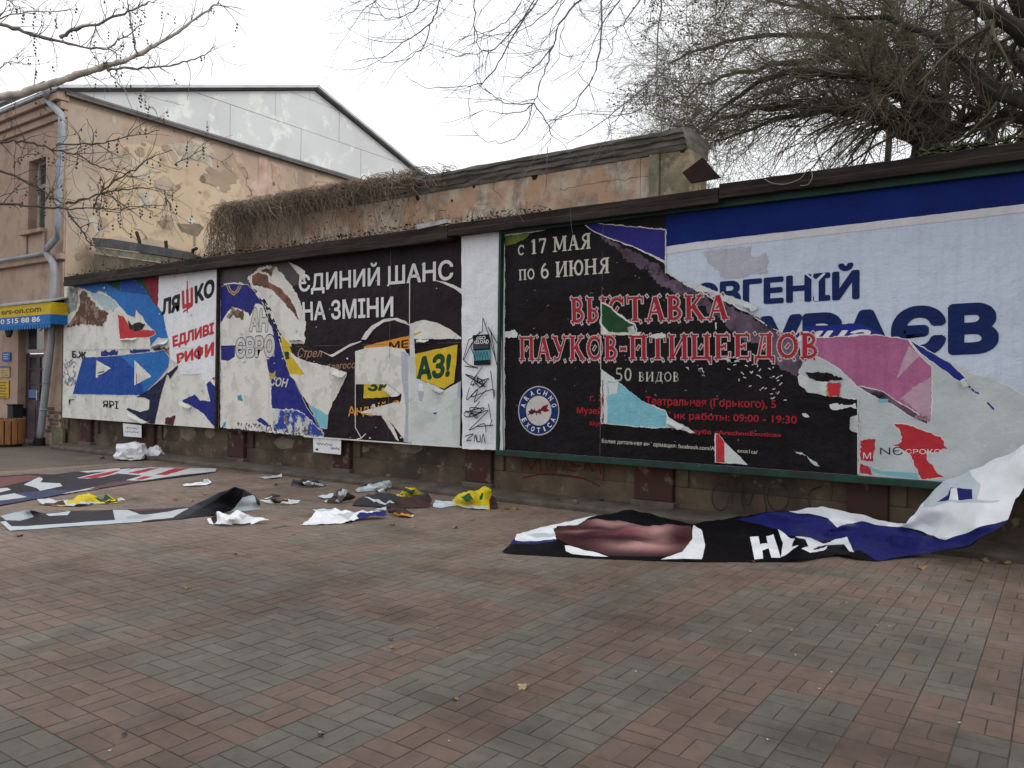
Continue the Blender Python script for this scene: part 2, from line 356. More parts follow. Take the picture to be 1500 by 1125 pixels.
# --- left billboard
t, b = board_root('billboard', 'torn billboard nearest the corner house, blue arrow shapes and a white poster with red words', -17.93, -12.30, 0.655, 3.60, CREAM)
b.sheet('blue_poster_remnant', P(A, (375,205),(455,188),(600,160),(700,180),(790,295),(815,340),(835,440),(845,465),(790,460),(752,500),(748,460),(770,430),(680,320),(675,360),(640,345),(590,290),(555,255),(500,225),(470,240),(420,215)), MIDBLUE, 0.012, 0.02)
b.sheet('royal_blue_remnant', P(A, (598,168),(665,160),(725,222),(745,248),(700,240),(606,230)), DEEPBLUE, 0.01)
b.sheet('dark_green_remnant', P(A, (525,180),(598,165),(602,228),(560,205)), GREEN, 0.015)
b.sheet('dark_red_remnant', P(A, (700,158),(795,146),(793,312),(768,285),(745,240),(722,205)), DARKRED, 0.008, extra=[(P(A, (664,160),(705,156),(740,215),(768,285),(735,235),(715,205)), GREEN)])
b.sheet('brown_photo_remnant', P(A, (335,408),(370,350),(400,300),(395,240),(420,225),(440,250),(452,262),(480,305),(545,335),(530,375),(505,405),(460,396),(400,392),(350,408)), BROWN, 0.03, 0.012)
b.sheet('teal_grey_remnant', P(A, (335,205),(385,210),(395,255),(380,320),(338,345)), mat('sheet_mottle', (0.30, 0.33, 0.33), (0.08, 0.075, 0.05), scale=5, c3=(0.5, 0.5, 0.46), s3=7), 0.025)
b.sheet('pale_teal_remnant', P(A, (440,232),(500,240),(560,262),(590,300),(560,325),(520,310),(470,265)), paper('washed_teal', (0.40, 0.50, 0.52)), 0.02)
e = b.sheet('red_eye_print', P(A, (590,345),(618,352),(642,395),(690,420),(770,422),(778,440),(745,456),(660,460),(600,466)), RED, 0.008, 0.012)
b.sheet('pupil', P(A, (640,375),(660,395),(690,382),(725,393),(712,418),(680,426),(650,415)), INKBLACK, 0.012, parent=e)
b.sheet('violet_remnant', P(A, (500,527),(590,522),(588,548),(505,553)), SHIRT, 0.03, extra=[(P(A, (650,520),(745,515),(743,550),(655,550)), SHIRT), (P(A, (760,512),(845,508),(870,545),(850,560),(800,540)), BROWN)])
lb = b.sheet('lower_blue_poster', P(A, (365,740),(415,556),(480,557),(600,548),(790,528),(820,518),(848,560),(842,606),(800,660),(710,746),(500,744)), DEEPBLUE, 0.006, 0.012, extra=[(P(A, (600,549),(790,528),(820,518),(848,560),(842,606),(800,660),(720,738),(700,640)), MIDBLUE)])
b.sheet('white_arrow', P(A, (482,570),(555,612),(480,660)), CREAM, 0.006, parent=lb)
b.sheet('white_arrow', P(A, (672,570),(757,652),(672,697)), CREAM, 0.006, parent=lb)
for q in ([(490,636),(520,628)], [(490,650),(522,640)], [(682,640),(684,690)]): b.stroke('arrow_shade', [P(A, *q)], 0.022, INKBLACK, lb)
b.sheet('navy_remnant', P(A, (680,757),(740,722),(800,672),(838,632),(805,740),(772,890),(738,885),(690,855),(630,815),(640,810),(700,830),(745,818),(748,770),(720,757)), NAVY, 0.006, extra=[(P(A, (835,640),(890,596),(888,612),(850,665),(842,648)), NAVY)])
wp = b.sheet('white_poster', P(A, (797,149),(1094,112),(1092,720),(1052,674),(1030,690),(1000,640),(905,640),(892,590),(850,560),(848,470),(838,440),(822,350),(792,300)), WHITE, 0.008, 0.02)
b.sheet('royal_blue_remnant', P(A, (905,776),(975,742),(1000,772),(1052,776),(1032,690),(1050,676),(1093,722),(1092,916),(1058,890),(1020,840),(960,800)), ROYAL, 0.006, 0.02)
b.sheet('maroon_remnant', P(A, (828,860),(876,850),(866,896),(824,892)), MAROON, 0.012)
b.sheet('red_remnant', P(A, (1060,660),(1075,657),(1072,676)), RED, 0.008)
b.text('black_lettering', 'ЛЯ', [A(808,268), A(902,238), A(898,330), A(808,348)], INKBLACK, 0.06, parent=wp)
b.text('black_lettering', 'КО', [A(972,202), A(1075,160), A(1072,250), A(976,292)], INKBLACK, 0.06, parent=wp)
b.text('red_lettering', 'Ш', [A(908,226), A(966,205), A(966,300), A(912,318)], RED, 0.06, parent=wp)
b.stroke('red_trident_point', [P(A, (937,180),(937,330)), P(A, (918,330),(960,300))], 0.035, RED, wp)
b.text('red_lettering', 'ЕДЛИВІ', [A(862,452), A(1072,380), A(1070,440), A(865,508)], RED, 0.06, parent=wp)
b.text('red_lettering', 'РИФИ', [A(882,540), A(1072,478), A(1070,550), A(886,590)], RED, 0.065, parent=wp)
b.text('black_lettering', 'ЯРІ', [A(515,772), A(592,776), A(592,815), A(515,806)], INKBLACK, 0.01)
b.text('black_lettering', 'Г', [A(345,768), A(372,766), A(366,790), A(345,790)], INKBLACK, 0.02)
b.text('black_lettering', 'Б.Ж', [A(360,524), A(432,530), A(430,560), A(362,560)], INKBLACK, 0.04)
spk = []
rr = random.Random(5)
for i in range(46):
    x = 320+rr.random()*60; yy = 560+rr.random()*130; L = 6+rr.random()*10; spk.append(P(A, (x, yy), (x+L*rr.uniform(-1, 1), yy+L)))
b.stroke('paint_flecks', spk, 0.02, paper('fleck', (0.2, 0.2, 0.30)), stuff=True)
b.stroke('seam', [P(A, (330,516),(760,516))], 0.012, PALE)
mb = MB(); p0 = on_y(*A(1098,112), BOARD_Y); mb.box((-12.335, BOARD_Y-0.06, 0.65), (-12.295, BOARD_Y-0.003, 3.60), WOOD); mb.build('edge_batten', t)

# --- middle billboard
t, b = board_root('billboard', 'torn billboard in the middle, black poster with white capitals and yellow tag over cream paper', -12.29, -6.80, 0.635, 3.56, PLUM)
b.sheet('taupe_portrait_remnant', P(B, (74,178),(396,140),(455,205),(474,235),(300,300),(75,265)), TAUPE, 0.004)
hair = b.sheet('white_torn_sheet', P(B, (200,212),(240,182),(290,155),(335,165),(385,215),(425,275),(455,340),(474,410),(472,525),(378,526),(345,470),(318,400),(296,330),(262,285),(215,255)), CREAM, 0.02)
b.sheet('skin_print', P(B, (222,205),(258,192),(292,200),(306,235),(362,270),(402,312),(428,365),(447,418),(428,398),(380,335),(312,268),(228,248)), SKIN, 0.015, parent=hair)
b.sheet('dark_hair_print', P(B, (262,182),(330,166),(316,210),(300,195)), BROWN, 0.02, parent=hair)
b.sheet('white_tear', P(B, (394,140),(440,160),(474,182),(474,238),(448,205)), CREAM, 0.006)
sh = b.sheet('blue_shirt_poster', P(B, (76,258),(110,245),(160,240),(206,252),(252,298),(312,370),(362,480),(402,600),(424,700),(482,830),(512,870),(560,950),(560,966),(75,915)), SHIRT, 0.01, 0.012)
b.stroke('gold_collar', [P(B, (104,252),(116,280),(138,296),(158,280),(172,254)), P(B, (114,252),(124,274),(138,285),(152,274),(162,254))], 0.022, GOLD, sh)
b.stroke('white_collar', [P(B, (92,246),(140,240),(182,246))], 0.02, WHITE, sh)
crm = b.sheet('cream_torn_layer', P(B, (75,430),(98,392),(130,352),(180,368),(215,395),(240,335),(290,345),(296,400),(322,470),(330,585),(288,600),(314,700),(318,832),(442,838),(520,905),(560,945),(560,966),(75,920)), CREAM, 0.015, 0)
b.sheet('brown_remnant', P(B, (104,400),(130,355),(182,370),(186,425),(160,405),(135,385),(112,410)), BROWN, 0.03, parent=crm)
b.sheet('blue_remnant', P(B, (78,535),(146,533),(142,588),(112,606),(78,602)), SHIRT, 0.006, parent=crm)
b.text('cream_lettering', 'АН', [B(214,352), B(302,368), B(302,470), B(212,468)], TEXTCREAM, 0.05, 0.1, back=SHIRT, backgrow=0.03, parent=sh)
b.text('cream_lettering', 'ЄВРО', [B(146,502), B(330,482), B(332,588), B(148,592)], TEXTCREAM, 0.04, 0.05, back=SHIRT, backgrow=0.035, parent=sh)
b.text('cream_lettering', 'СОН', [B(308,680), B(396,690), B(390,732), B(304,722)], TEXTCREAM, 0.03, 0.15, parent=sh)
b.sheet('gold_star', P(B, (300,655),(320,668),(336,650),(332,676),(348,690),(322,686),(306,696),(310,676)), GOLD, 0.004, parent=sh)
nl = []
for i in range(46):
    k = rr.random(); x = 262+k*105+rr.uniform(-10, 14); yy = 292+k*250+rr.uniform(-12, 12); nl.append(P(B, (x, yy), (x+rr.uniform(3, 9), yy+rr.uniform(6, 14))))
b.stroke('newsprint_strip', [P(B, (255,290),(300,350),(345,440),(372,545))], 0.11, CREAM, sh); b.stroke('newsprint', nl, 0.028, INKBLACK, sh, stuff=True)
b.sheet('yellow_strip', P(B, (364,492),(392,515),(412,545),(432,602),(472,670),(402,672),(382,604),(362,542)), YELLOW, 0.01, 0.012, extra=[(P(B, (372,560),(398,565),(402,600),(384,600)), GREEN)])
b.sheet('teal_remnant', P(B, (155,772),(172,762),(182,795),(158,796)), TEAL, 0.01)
b.sheet('bottom_print_remnant', P(B, (245,885),(262,868),(310,910),(300,918)), ROYAL, 0.02, extra=[(P(B, (90,890),(104,893),(100,918),(84,915)), TEAL), (P(B, (440,905),(480,900),(520,935),(470,945)), BROWN), (P(B, (330,838),(368,836),(366,900),(332,895)), PALE), (P(B, (345,845),(356,845),(354,880),(342,878)), GREEN)])
b.sheet('mottled_print_remnant', P(B, (322,840),(440,840),(500,885),(560,948),(556,962),(430,950),(325,935)), mat('sheet_mottled_blue', (0.03, 0.06, 0.30), (0.55, 0.55, 0.52), scale=4.5, rough=0.7, lo=0.46, hi=0.54, spec=0.1, c3=(0.20, 0.12, 0.08), s3=6, lo3=0.6, hi3=0.63), 0.014, 0.01)
spk = []
for i in range(70):
    x = 150+rr.random()*390; yy = 915+rr.uniform(-22, 18)+(x-150)*0.09; spk.append(P(B, (x, yy), (x+rr.uniform(-8, 8), yy+rr.uniform(3, 12))))
b.stroke('bottom_flecks', spk, 0.018, TAUPE, stuff=True)
hw = b.sheet('handwriting_sheet', P(B, (402,540),(470,528),(560,560),(606,592),(700,598),(712,650),(660,668),(500,640),(420,592)), PLUM, 0.006)
b.text('handwriting', 'Стрел', [B(442,545), B(556,552), B(556,588), B(438,590)], TAN, 0.0, 0.3, parent=hw)
b.text('handwriting', 'благосо', [B(574,622), B(712,606), B(712,640), B(578,648)], TAN, 0.0, 0.25, parent=hw)
b.sheet('cream_hanging_sheet', P(B, (396,560),(432,590),(470,606),(600,640),(670,664),(655,705),(636,745),(604,800),(582,858),(540,838),(490,808),(455,755),(428,700),(402,672),(474,671)), CREAM, 0.006, 0.01)
b.sheet('teal_remnant', P(B, (490,812),(545,838),(582,864),(577,925),(548,922)), CYAN, 0.006, 0.01)
b.sheet('torn_edge', P(B, (540,556),(590,578),(606,574),(680,530),(738,512),(740,516),(684,540),(604,588),(594,585)), CREAM, 0.003)
b.sheet('torn_arch', P(B, (737,506),(758,472),(790,440),(845,410),(905,403),(950,420),(967,440),(940,430),(895,415),(845,424),(795,460),(762,506)), CREAM, 0.003)
b.text('white_lettering', 'ЄДИНИЙ ШАНС', [B(445,203), B(1172,130), B(1172,224), B(445,282)], TEXTWHITE, 0.022)
b.text('white_lettering', 'НА ЗМІНИ', [B(462,330), B(890,303), B(890,398), B(464,418)], TEXTWHITE, 0.024)
b.sheet('white_patch', P(B, (448,205),(462,212),(458,222),(450,245),(447,240)), CREAM, 0.006)
b.sheet('torn_edge', P(B, (1080,226),(1130,234),(1180,252),(1216,270),(1216,296),(1180,268),(1120,240)), CREAM, 0.003)
og = b.sheet('orange_label', P(B, (750,538),(965,488),(968,548),(940,552),(860,540),(752,552)), ORANGE, 0.004)
b.text('dark_lettering', 'МЕ', [B(870,520), B(962,505), B(962,545), B(870,548)], PLUM, 0.03, parent=og)
b.sheet('cream_dome', P(B, (967,432),(1040,414),(1100,428),(1160,460),(1216,502),(1000,506),(968,500)), CREAM, 0.006)
yl = b.sheet('yellow_label', P(B, (988,576),(1192,530),(1186,620),(1176,708),(1130,738),(1090,722),(1000,690)), YELLOW, 0.004, extra=[(P(B, (985,480),(1020,465),(1022,475),(988,490)), YELLOW)])
b.text('green_lettering', 'АЗ!', [B(998,588), B(1166,566), B(1156,680), B(1000,704)], DGREEN, 0.05, parent=yl)
cs = b.sheet('cream_hanging_sheet', P(B, (711,562),(760,546),(860,538),(942,552),(986,604),(990,700),(988,992),(950,990),(900,920),(850,865),(780,862),(722,852),(780,842),(880,836),(924,796),(930,764),(862,716),(712,716)), CREAM, 0.005)
yz = b.sheet('yellow_label', P(B, (752,716),(856,713),(924,762),(860,778),(750,782)), YELLOW, 0.004)
b.text('green_lettering', 'ЗА', [B(768,700), B(872,690), B(880,745), B(770,750)], DGREEN, 0.05, parent=yz)
b.sheet('cream_cover_flap', P(B, (711,670),(862,664),(884,716),(712,716)), CREAM, 0.004)
b.sheet('grey_fold', P(B, (928,562),(962,572),(962,992),(940,985),(950,820),(930,700)), GREYP, 0.004)
b.sheet('pale_torn_sheet', P(B, (968,440),(986,470),(1000,690),(1085,720),(1130,746),(1216,698),(1222,1012),(986,996),(966,990)), PALE, 0.006, extra=[(P(B, (1010,712),(1032,715),(1030,745),(1012,742)), WHITE), (P(B, (1195,710),(1218,700),(1218,800),(1190,770)), GREYP), (P(B, (1008,750),(1035,752),(1028,800),(1012,795)), GREYP), (P(B, (1075,852),(1098,848),(1090,860)), ROYAL)])
b.sheet('black_flap', P(B, (714,880),(780,866),(842,864),(880,920),(918,985),(720,970)), PLUM, 0.004)
b.sheet('torn_edge', P(B, (836,866),(850,864),(890,915),(918,985),(905,975)), CREAM, 0.006)
b.text('orange_lettering', 'Андрій С', [B(675,822), B(922,790), B(918,838), B(678,868)], ORANGE, 0.014)
b.sheet('white_tear', P(B, (726,850),(790,830),(914,798),(922,845),(850,866),(780,852)), CREAM, 0.006)
b.stroke('white_crack', [P(B, (712,640),(712,920),(740,970)), P(B, (720,975),(740,970),(760,950)), P(B, (968,222),(967,440))], 0.016, CREAM)
b.stroke('bottom_edge', [P(B, (470,962),(985,998),(1216,1012))], 0.02, CREAM)

# --- right billboard, in a green frame
GX0, GX1 = -6.14, 0.12
t = empty('billboard', 'biggest billboard in a green frame, black exhibition poster torn over a blue and white banner', 'billboard', ((GX0+GX1)/2, BOARD_Y, 0.6), 'billboards on the wall')
mb = MB(); mb.box((GX0, BOARD_Y, 0.64), (GX1, BOARD_Y+0.10, 3.59), COOL); mb.build('backing_panel', t)
fr = MB()
fr.box((GX0-0.01, BOARD_Y-0.075, 0.575), (GX1+0.06, BOARD_Y+0.06, 0.645), FRAMEGREEN); fr.box((GX0-0.01, BOARD_Y-0.075, 3.495), (GX1+0.06, BOARD_Y+0.06, 3.60), FRAMEGREEN)
fr.box((GX0-0.012, BOARD_Y-0.073, 0.646), (GX0+0.028, BOARD_Y+0.06, 3.494), FRAMEGREEN); fr.box((GX1, BOARD_Y-0.073, 0.646), (GX1+0.058, BOARD_Y+0.06, 3.494), FRAMEGREEN)
fr.build('frame', t, bevel=0.006)
b = Board((GX0+0.03, GX1, 0.645, 3.51), t)
b.sheet('blue_band', [C(600,-5), C(860,-30), D(0,130), D(0,235), D(1700,20), D(1700,222), D(1500,250), D(0,420), C(860,128), C(700,150), C(560,60)], BANDBLUE, 0.002)
b.sheet('dark_top_edge', [C(110,30), C(480,-5), C(862,-40), C(862,60), C(700,60), C(480,40), C(300,75), C(110,110)], BLACK, 0.004)
b.sheet('ghost_print', P(D, (30,470),(110,455),(255,435),(240,500),(320,470),(325,560),(240,575),(130,590),(100,560)), GHOST, 0.02)
b.sheet('white_band_edge', P(D, (-160,445),(0,423),(1700,223),(1700,262),(0,455),(-160,480)), paper('edge', (0.66, 0.64, 0.68)), 0.002)
b.text('blue_lettering', 'ЄВГЕНІЙ', [D(-10,612), D(748,546), D(748,682), D(-10,722)], INKBLUE, 0.045)
b.sheet('white_cut', P(D, (500,560),(520,575),(548,592),(585,560),(592,566),(560,600),(560,690),(540,690),(538,598),(495,566)), COOL, 0.0)
b.text('blue_lettering', 'МУРАЄВ', [D(66,775), D(1385,690), D(1385,930), D(66,985)], INKBLUE, 0.06)
bs = b.sheet('blue_strip', P(D, (440,862),(500,806),(620,800),(765,792),(832,832),(842,856),(700,862)), ROYAL, 0.008, 0.02)
b.text('white_lettering', 'ица', [D(470,815), D(800,806), D(800,870), D(450,876)], TEXTWHITE, 0.03, 0.25, parent=bs)
b.sheet('pale_green_sheet', P(E, (470,200),(500,160),(560,120),(700,110),(980,70),(1110,135),(1250,205),(1350,235),(1440,275),(1520,325),(1540,690),(745,692),(742,322),(600,312),(500,292)), PALE_SHADED, 0.006, 0.012)
pk = b.sheet('pink_remnant', P(E, (488,96),(530,52),(700,40),(840,36),(970,56),(1002,108),(1076,180),(1078,225),(1076,350),(1072,430),(1050,440),(1000,400),(930,338),(850,302),(740,267),(650,182),(560,132)), PINK, 0.006, 0.012)
b.sheet('pale_pink_flap', P(E, (975,82),(1022,130),(985,165),(918,232),(945,150)), PALEPINK, 0.004, parent=pk)
b.sheet('pale_pink_flap', P(E, (1076,228),(1076,430),(1020,385),(935,325),(1000,268)), PALEPINK, 0.008, parent=pk)
b.sheet('purple_torn_strip', P(E, (742,268),(850,292),(932,345),(1062,425),(1056,440),(1000,415),(900,352),(800,305)), LILAC, 0.006, 0.01)
b.sheet('blue_torn_strip', P(E, (982,62),(1060,104),(1142,150),(1182,185),(1230,230),(1252,265),(1200,242),(1100,172),(1022,112)), ROYAL, 0.005, 0.014)
b.stroke('blue_flecks', [P(E, (1245,265),(1252,272)), P(E, (1262,282),(1270,290)), P(E, (1280,296),(1290,300)), P(E, (1335,345),(1360,372))], 0.015, ROYAL, stuff=True)
b.sheet('red_remnant', P(E, (905,440),(962,440),(1040,480),(1120,500),(1152,556),(1110,572),(1052,570),(1062,610),(1132,684),(1082,692),(1022,690),(985,590),(930,545),(895,542),(940,520),(928,472)), RED, 0.014, 0.012)
b.text('white_lettering', 'СРОКО', [E(958,556), E(1120,556), E(1120,580), E(958,576)], TEXTWHITE, 0.0)
b.text('grey_lettering', 'NЄ', [E(842,548), E(945,545), E(945,582), E(842,580)], TAUPE, -0.01)
b.sheet('red_remnant', P(E, (750,516),(822,512),(808,612),(752,606)), RED, 0.012, extra=[(P(E, (750,620),(800,640),(806,672),(750,664)), RED)])
b.sheet('teal_remnant', P(E, (775,620),(800,640),(850,656),(1012,664),(1012,690),(850,672),(806,660)), CYAN, 0.006, extra=[(P(E, (832,328),(880,328),(876,342),(834,342)), CYAN)])
b.text('white_lettering', 'М', [E(765,572), E(800,572), E(800,600), E(765,600)], TEXTWHITE, -0.01)
bp = b.sheet('black_exhibition_poster', P(C, (125,78),(300,55),(480,20),(530,60),(600,92),(720,132),(855,206),(862,250),(960,310),(1020,335),(1080,372),(1150,390),(1250,440),(1320,495),(1390,520),(1448,542),(1480,600),(1480,640),(1462,700),(1500,760),(1530,800),(1600,815),(1742,830),(1744,1200),(1100,1160),(600,1130),(125,1090)), BLACK, 0.008, 0.014)
b.sheet('purple_hill_print', P(C, (560,78),(720,160),(850,225),(862,254),(960,314),(1020,340),(1080,376),(1150,394),(1250,444),(1316,498),(1386,524),(1440,548),(1474,640),(1470,720),(1400,700),(1300,600),(1180,520),(1120,470),(1020,400),(900,340),(780,260),(640,150)), LILAC, 0.03, parent=bp)
b.sheet('blue_torn_triangle', P(C, (482,18),(860,54),(858,194),(790,160),(720,132),(600,86),(530,58)), paper('triangle_blue', (0.030, 0.026, 0.20), 0.85), 0.006, 0.016)
b.sheet('lime_corner', P(C, (127,78),(240,64),(232,84),(182,112),(127,126)), LIME, 0.008, extra=[(P(C, (127,66),(285,50),(280,62),(127,80)), CREAM)])
b.sheet('cream_tear', P(C, (930,285),(1010,300),(1062,320),(1150,352),(1232,380),(1286,408),(1240,412),(1150,390),(1080,345),(1000,332)), PALE, 0.008)
RW = [C(425,366), C(1148,348), C(1148,460), C(428,477)]
b.serif('pale_letter_outline', 'ВЫСТАВКА', RW, paper('outline', (0.50, 0.47, 0.47)), grow=0.036, spike=0.09, parent=bp); b.serif('red_display_lettering', 'ВЫСТАВКА', RW, INKRED, spike=0.07, parent=bp)
RW = [C(190,543), C(1562,525), C(1562,640), C(192,650)]
b.serif('pale_letter_outline', 'ПАУКОВ-ПТИЦЕЕДОВ', RW, paper('outline', (0.50, 0.47, 0.47)), grow=0.036, spike=0.09, parent=bp); b.serif('red_display_lettering', 'ПАУКОВ-ПТИЦЕЕДОВ', RW, INKRED, spike=0.07, parent=bp)
b.serif('cream_serif_lettering', 'с 17 МАЯ', [C(185,104), C(520,66), C(520,138), C(186,170)], TEXTCREAM, parent=bp)
b.serif('cream_serif_lettering', 'по 6 ИЮНЯ', [C(188,214), C(605,178), C(605,250), C(190,284)], TEXTCREAM, parent=bp)
b.serif('cream_serif_lettering', '50 видов', [C(630,684), C(924,682), C(924,748), C(630,745)], TEXTCREAM, parent=bp, grow=-0.012)
for s_, q in (('г. Х', [(515,806),(580,806),(580,836),(515,836)]), ('Театральная (Горького), 5', [(770,815),(1366,830),(1366,868),(770,854)]), ('Музей', [(455,864),(570,866),(570,896),(455,892)]),
              ('фик работы: 09:00 - 19:30', [(866,884),(1462,902),(1462,940),(866,916)])):
    b.text('red_lettering', s_, P(C, *q), INKRED, 0.018, parent=bp)
b.text('red_lettering', 'Клуб', P(C, (514,928),(566,930),(566,950),(514,948)), INKRED, 0.03, parent=bp)
b.text('red_lettering', 'клуба «ArachnoExotica»', P(C, (965,962),(1392,980),(1392,1000),(965,984)), INKRED, 0.03, parent=bp)
b.text('small_white_lettering', 'Более детальная информация: facebook.com/A', P(C, (570,1008),(1086,1042),(1086,1062),(570,1026)), TEXTCREAM, 0.005, parent=bp)
b.text('small_white_lettering', 'exot1ca/', P(C, (1190,1052),(1282,1060),(1282,1078),(1190,1070)), TEXTCREAM, 0.005, parent=bp)
# the round emblem
def ring(cx, cy, rx, ry, n=40): return [C(cx+rx*math.cos(2*math.pi*i/n), cy+ry*math.sin(2*math.pi*i/n)) for i in range(n)]
em = b.sheet('round_emblem', ring(281, 880, 94, 113), paper('emblem_rim', (0.5, 0.5, 0.52)), 0.0)
b.sheet('emblem_field', ring(281, 880, 90, 108), paper('emblem_blue', (0.012, 0.03, 0.13)), 0.0, parent=em)
b.sheet('emblem_disc', ring(281, 880, 58, 68), paper('disc', (0.58, 0.54, 0.54)), 0.0, parent=em)
b.sheet('emblem_insect', P(C, (232,884),(250,872),(268,880),(288,872),(300,858),(328,850),(318,868),(330,880),(312,886),(296,882),(286,892),(262,890),(246,900)), DARKRED, 0.003, parent=em)
b.stroke('emblem_legs', [P(C, (240,888),(262,884),(286,892)), P(C, (248,872),(256,894)), P(C, (262,872),(272,900)), P(C, (284,872),(292,896)), P(C, (232,898),(250,888))], 0.012, INKBLACK, parent=em)
for word, a0, a1, flip in (('ARACHNO', 196, 344, False), ('EXOTICA', 152, 28, True)):
    for i, ch in enumerate(word):
        a = R(a0+(a1-a0)*i/(len(word)-1)); cx, cy = 281+74*math.cos(a), 880+88*math.sin(a)
        tx, ty = -math.sin(a)*(1 if not flip else -1), math.cos(a)*(1 if not flip else -1); nx, ny = ty, -tx   # along the ring, outward/up
        hw_, hh = (3 if ch == 'I' else 8), 12
        q = [C(cx-tx*hw_+nx*hh, cy-ty*hw_+ny*hh), C(cx+tx*hw_+nx*hh, cy+ty*hw_+ny*hh), C(cx+tx*hw_-nx*hh, cy+ty*hw_-ny*hh), C(cx-tx*hw_-nx*hh, cy-ty*hw_-ny*hh)]
        b.text('emblem_letter', ch, q, TEXTWHITE, 0.03, parent=em)
b.sheet('green_leaf_print', P(C, (570,388),(600,400),(650,450),(720,490),(726,524),(608,526),(572,482)), GREEN, 0.008, 0.022)
b.sheet('cream_tear', P(C, (566,480),(600,520),(660,526),(752,520),(742,536),(640,534),(566,532)), CREAM, 0.006)
b.sheet('cream_torn_triangle', P(C, (565,688),(592,702),(662,760),(742,832),(862,880),(872,910),(950,950),(1006,985),(900,962),(800,958),(700,950),(580,940),(566,942)), PALE, 0.008)
b.sheet('cyan_remnant', P(C, (594,742),(642,748),(700,790),(772,848),(862,884),(866,955),(700,946),(596,938)), CYAN, 0.008, extra=[(P(C, (572,740),(579,740),(579,935),(571,935)), DARKRED), (P(C, (598,750),(645,752),(640,800),(600,812)), PALE)])
b.sheet('red_remnant', P(C, (1088,988),(1104,985),(1130,1020),(1132,1118),(1090,1116)), RED, 0.004, 0.008, extra=[(P(C, (1132,1022),(1160,1052),(1200,1085),(1238,1128),(1133,1119)), PALE)])
b.sheet('eye_print', P(E, (500,205),(560,202),(670,235),(612,238),(592,250),(562,244),(520,232)), BLACK, 0.012)
b.sheet('cream_tear', P(E, (470,215),(500,222),(560,246),(600,252),(595,312),(505,296),(475,262)), PALE, 0.012)
b.sheet('red_blot', P(E, (596,254),(662,250),(654,318),(640,312),(612,316)), RED, 0.012, extra=[(P(E, (592,262),(600,262),(604,310),(598,312)), GOLD)])
fl = []
for q in ([(610,350),(735,345),(732,368),(640,374),(615,374)], [(485,392),(502,390),(518,408),(496,412)], [(444,560),(490,566),(530,600),(575,640),(540,630),(505,590),(460,578)], [(10,192),(28,190),(45,225),(30,218)],
          [(115,138),(180,135),(200,150),(160,158)]):
    fl.append((P(E, *q), PALE))
for q in ([(126,515),(170,510),(186,525),(180,545),(126,545)], [(1090,478),(1096,478),(1096,516),(1090,516)], [(1012,688),(1030,685),(1046,720),(1030,720)], [(950,680),(965,682),(968,692)], [(1150,640),(1190,635),(1200,655),(1160,660)], [(780,538),(860,526),(862,545),(800,545)]):
    fl.append((P(C, *q), PALE))
b.sheet('bare_paper_spots', fl[0][0], PALE, 0.012, parent=bp, extra=fl[1:])
b.stroke('white_scratches', [P(C, (567,370),(567,390)), P(C, (566,540),(566,690)), P(C, (1090,985),(1090,1115)), P(C, (862,55),(862,250)), P(E, (741,325),(742,668))], 0.012, PALE, parent=bp, stuff=True)
sc_ = []
for i in range(60):
    x = 150+rr.random()*1250; yy = 200+rr.random()*850; L = rr.uniform(2, 9)
    if inside((x, yy), [(125, 80), (480, 30), (860, 260), (1400, 560), (1460, 760), (1460, 1080), (125, 1040)]): sc_.append(P(C, (x, yy), (x+rr.uniform(-L, L), yy+rr.uniform(-L, L)*0.6)))
b.stroke('scuffs', sc_, 0.009, mat('sheet_scuff', (0.20, 0.19, 0.20)), parent=bp, stuff=True)
sc_ = []
for i in range(34):
    a = rr.random(); x = 1180+a*260+rr.uniform(-60, 60); yy = 640+a*180+rr.uniform(-50, 70); sc_.append(P(C, (x, yy), (x+rr.uniform(-12, 12), yy+rr.uniform(-5, 10))))
b.stroke('peeled_flecks', sc_, 0.010, PALE, parent=bp, stuff=True)

# --- white strip between the middle and the right billboard
x0, x1 = on_y(677, 500, BOARD_Y).x, on_y(737, 500, BOARD_Y).x
t = empty('paper_strip', 'tall white paper strip with black scrawls and a small sticker, between two billboards', 'poster', ((x0+x1)/2, BOARD_Y, 0.6))
b = Board((x0-0.05, x1+0.03, 0.55, 3.66), t, 0.0018)
mb = MB(); ys = BOARD_Y-0.035; cols = 10; rows = 40
for j in range(rows+1):
    for i in range(cols+1):
        u, v = i/cols, j/rows
        p = on_y(*[(B(1216,20)[k]*(1-u)+B(1396,-2)[k]*u)*v+(B(1220,1020)[k]*(1-u)+B(1411,1027)[k]*u)*(1-v) for k in (0, 1)], BOARD_Y)
        mb.v.append(Vector((p.x+0.008*noise.noise(Vector((u*3, v*9, 1))), ys+0.016*noise.noise(Vector((u*5, v*14, 2)))+0.01*noise.noise(Vector((u*14, v*30, 5))), p.z+(0.012*noise.noise(Vector((u*9, 0, v))) if j == 0 else 0))))
fs = [(j*(cols+1)+i, j*(cols+1)+i+1, (j+1)*(cols+1)+i+1, (j+1)*(cols+1)+i) for j in range(rows) for i in range(cols)]
mb.mi(WHITE); mb.f = [list(f) for f in fs]; mb.m = [0]*len(fs); mb.build('sheet', t, smooth=True)
b.k = 32
st = b.sheet('sticker', P(B, (1275,487),(1354,482),(1358,625),(1281,628)), INKBLACK, 0.0)
b.text('sticker_lettering', 'EGO', P(B, (1292,492),(1336,489),(1336,506),(1292,508)), TEXTWHITE, 0.03, parent=st)
b.text('sticker_lettering', 'RELOAD', P(B, (1280,510),(1352,506),(1352,526),(1280,528)), TEXTWHITE, 0.03, parent=st)
b.sheet('sticker_pattern', P(B, (1280,560),(1356,555),(1358,602),(1281,606)), TEAL, 0.0, parent=st)
